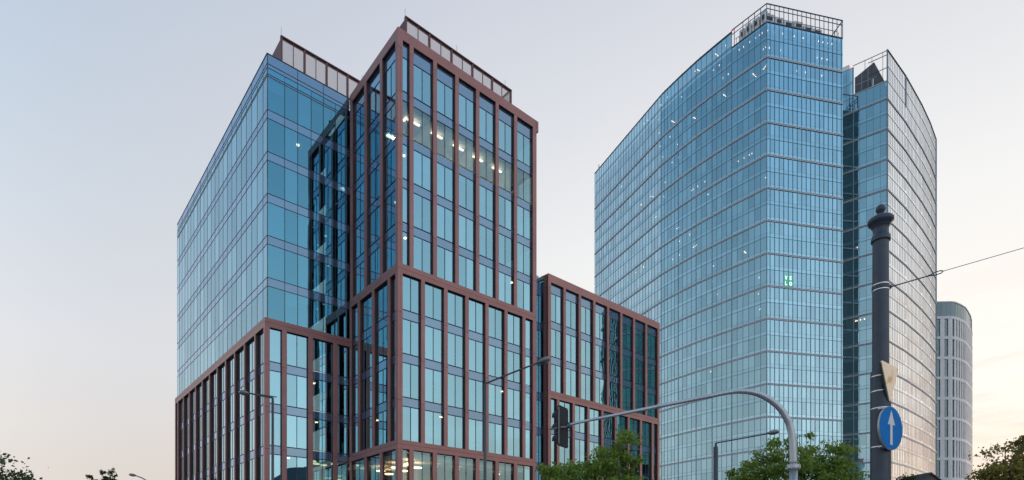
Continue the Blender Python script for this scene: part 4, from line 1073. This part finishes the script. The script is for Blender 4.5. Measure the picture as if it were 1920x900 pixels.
b = MB(); b.tube([Vector(Fs.pt(.70, .0, zc+.02)), Vector(Fs.pt(.70, .0, zc+.20))], .05, 8); b.tube([Vector(Fs.pt(.68, -.08, zc-.42)), Vector(Fs.pt(.68, -.08, zc-.36))], .05, 8); b.build('clamp', MT['steel_dark'], sig)

# ================================================================== ornamental pole with signs
Yp = 12.0; K = Yp/FP; cxp = at(1651.3, 0, Yp).x
def zz_(py): return CAMZ+(HY-py)*K
pole = thing('ornamental_pole', (cxp, Yp, 0), 'thick dark grey cast iron tram pole with a ball finial', 'pole')
iron = mat('dark grey cast iron', (.055, .072, .10), .42, .25, .12, 5, bump=.02)
b = MB(); b.lathe((cxp, Yp), [(.26, .14), (.26, .5), (.205, .62), (.195, 1.0), (17.2*K, 3), (16.8*K, zz_(705)), (16.6*K, zz_(699)), (16*K, zz_(696)), (14.0*K, zz_(695.5)), (13.8*K, zz_(600)), (13.4*K, zz_(452))], 40)
b.build('shaft', iron, pole, smooth=False)
b = MB(); prof = [(383, 0.3), (384, 3.2), (386.5, 6.2), (390, 8.2), (393.5, 8.4), (397, 7), (400, 4.6), (401.5, 4.2), (402, 7.2), (404, 7.6), (405.5, 7), (406, 10), (407.5, 15), (409.5, 19), (412.5, 21.5), (416, 21.8), (419.5, 20.3), (422.5, 17.5), (424.5, 15.6), (425.5, 15.6), (426.3, 14.6), (430, 13.3), (434, 12.7), (438, 12.8), (441, 13.6), (443.5, 15.2), (449, 15.9), (452.5, 16.0), (453.5, 15.4), (453.6, 13.3)]
b.lathe((cxp, Yp), [(r*K, zz_(y)) for y, r in prof][::-1], 40); b.build('finial', iron, pole, smooth=True)
strap = mat('stainless strap', (.62, .63, .65), .3, .8, .05, 4)
for py, rr_ in ((535.5, 14.3), (545.5, 14.3), (707, 17.3), (735, 17.3), (767, 17.4), (839, 17.5)):
    b = MB(); b.lathe((cxp, Yp), [(rr_*K, zz_(py+.9)), (rr_*K, zz_(py-.9))], 36); b.build('strap', strap, pole)
b = MB(); b.lathe((cxp, Yp), [(14.1*K, zz_(543.8)), (14.6*K, zz_(543)), (14.6*K, zz_(537.6)), (14.1*K, zz_(537))], 36)
e0 = Vector((cxp+14.3*K, Yp, zz_(538.5))); b.tube([e0-Vector((.03, 0, 0)), e0+Vector((.05, 0, 0.01))], .045, 8); b.build('clamp', MT['steel_dark'], pole)
wd = at(1925, 463.5, Yp)-e0; wd.normalize()
wire = thing('span_wire', tuple(e0), 'thin steel span wire with a turnbuckle running right from the ornamental pole', 'wire')
b = MB(); tb0 = at(1740, 517.5, Yp); tb1 = at(1768, 508.5, Yp)
b.tube([e0+Vector((.04, 0, .005)), tb0], .013, 6); b.build('rod', MT['steel_dark'], wire)
b = MB(); b.tube([tb1, e0+wd*14], .007, 6); b.build('cable', mat('steel cable', (.2, .2, .2), .5, .5), wire)
b = MB(); dv = (tb1-tb0); side = Vector((-dv.z, 0, dv.x)).normalized()*.028
q = [tb0+dv*s+side*w for s, w in ((0, .2), (.25, .35), (.4, 1), (.85, 1), (1, .2))]; q2 = [tb0+dv*s-side*w for s, w in ((0, .2), (.25, .35), (.4, 1), (.85, 1), (1, .2))]
b.tube(q, .011, 6); b.tube(q2, .011, 6); b.build('turnbuckle', MT['steel_dark'], wire)

# round blue sign
def plate(F, cz, pts, th, m, name, parent, n=0.0):
    b = MB(); k = len(pts); b.v = [F.pt(t, n, cz+z) for t, z in pts]+[F.pt(t, n-th, cz+z) for t, z in pts]
    b.f = [tuple(range(k)), tuple(range(k, 2*k))[::-1]]+[(i, (i+1) % k, k+(i+1) % k, k+i) for i in range(k)]
    return b.build(name, m, parent)
sc_ = at(1670.7, 803, Yp-.28); th2_ = R(30)
dS = V2(math.cos(th2_), math.sin(th2_)); Fz = Frame(V2(sc_.x, sc_.y), V2(sc_.x, sc_.y)+dS)
sgn2 = thing('road_sign', (sc_.x, sc_.y, sc_.z-.45), 'round blue sign with a white arrow pointing straight up on the pole', 'road sign')
blue = mat('blue reflective sheet', (.0, .20, .60), .6, 0, .05, 3, spec=.15)
circ = lambda r, k=48: [(r*math.cos(2*math.pi*i/k), r*math.sin(2*math.pi*i/k)) for i in range(k)]
rim = mat('aluminium rim', (.45, .48, .5), .4, .5)
plate(Fz, sc_.z, circ(.45), .035, rim, 'rim', sgn2)
plate(Fz, sc_.z, circ(.437), .004, blue, 'sign_face', sgn2, n=.0045)
wpt = mat('white reflective sheet', (.80, .80, .80), .5, 0, .03, 3)
plate(Fz, sc_.z, [(-.045, -.34), (.045, -.34), (.045, .07), (.135, .07), (0, .37), (-.135, .07), (-.045, .07)], .004, wpt, 'arrow', sgn2, n=.009)
b = MB(); b.fbox(Fz, -.30, .05, -.10, -.036, sc_.z-.405, sc_.z-.37); b.fbox(Fz, -.30, .05, -.10, -.036, sc_.z+.37, sc_.z+.405); b.build('bracket', galv, sgn2)
# triangular sign above, seen from its bare metal back
tcn_ = at(1669.0, 0, Yp-.2); dT = V2(math.cos(R(37)), math.sin(R(37))); Ft = Frame(V2(tcn_.x, tcn_.y), V2(tcn_.x, tcn_.y)+dT)
zt3 = zz_(689); r_ = .035
tri = []
for (cx_, cz_, a0) in ((.45-r_*1.6, -r_*1.0, -30), (-.45+r_*1.6, -r_*1.0, 90), (0, -.80+r_*2, 210)):
    for q in range(6): a = R(a0+120*q/5); tri.append((cx_+r_*math.cos(a), cz_+r_*math.sin(a)))
sgn3 = thing('road_sign', (tcn_.x, tcn_.y, zt3-.8), 'pale metal back of a triangular road sign pointing down above the blue sign', 'road sign')
sunset_metal = bpy.data.materials.new('bare metal with painted sunset'); sunset_metal.use_nodes = True; _b = sunset_metal.node_tree.nodes['Principled BSDF']
_b.inputs['Metallic'].default_value = .75; _b.inputs['Roughness'].default_value = .28
_n = sunset_metal.node_tree.nodes.new('ShaderNodeTexNoise'); _n.inputs['Scale'].default_value = 3.0; _r = sunset_metal.node_tree.nodes.new('ShaderNodeValToRGB')
_r.color_ramp.elements[0].color = (.60, .40, .20, 1); _r.color_ramp.elements[0].position = .36; _r.color_ramp.elements[1].color = (.86, .75, .60, 1); _r.color_ramp.elements[1].position = .46  # sunset reflection painted into the base colour: gold tone with brown blotches
_tc = sunset_metal.node_tree.nodes.new('ShaderNodeTexCoord'); sunset_metal.node_tree.links.new(_tc.outputs['Object'], _n.inputs[0]); sunset_metal.node_tree.links.new(_n.outputs[0], _r.inputs[0]); sunset_metal.node_tree.links.new(_r.outputs[0], _b.inputs['Base Color'])
plate(Ft, zt3, tri, .018, sunset_metal, 'sign_plate', sgn3)
gr = MB(); kk = len(tri)
ctr = (0, -.3)
o1 = [(t*1.0, z) for t, z in tri]; 
gr.v = [Ft.pt(t, -.019, zt3+z) for t, z in o1]+[Ft.pt(t, -.05, zt3+z) for t, z in o1]
gr.f = [(i, (i+1) % kk, kk+(i+1) % kk, kk+i) for i in range(kk)]+[tuple(range(kk, 2*kk))]
gr.build('rim', mat('dark green edge', (.05, .09, .07), .5), sgn3, closed=False)
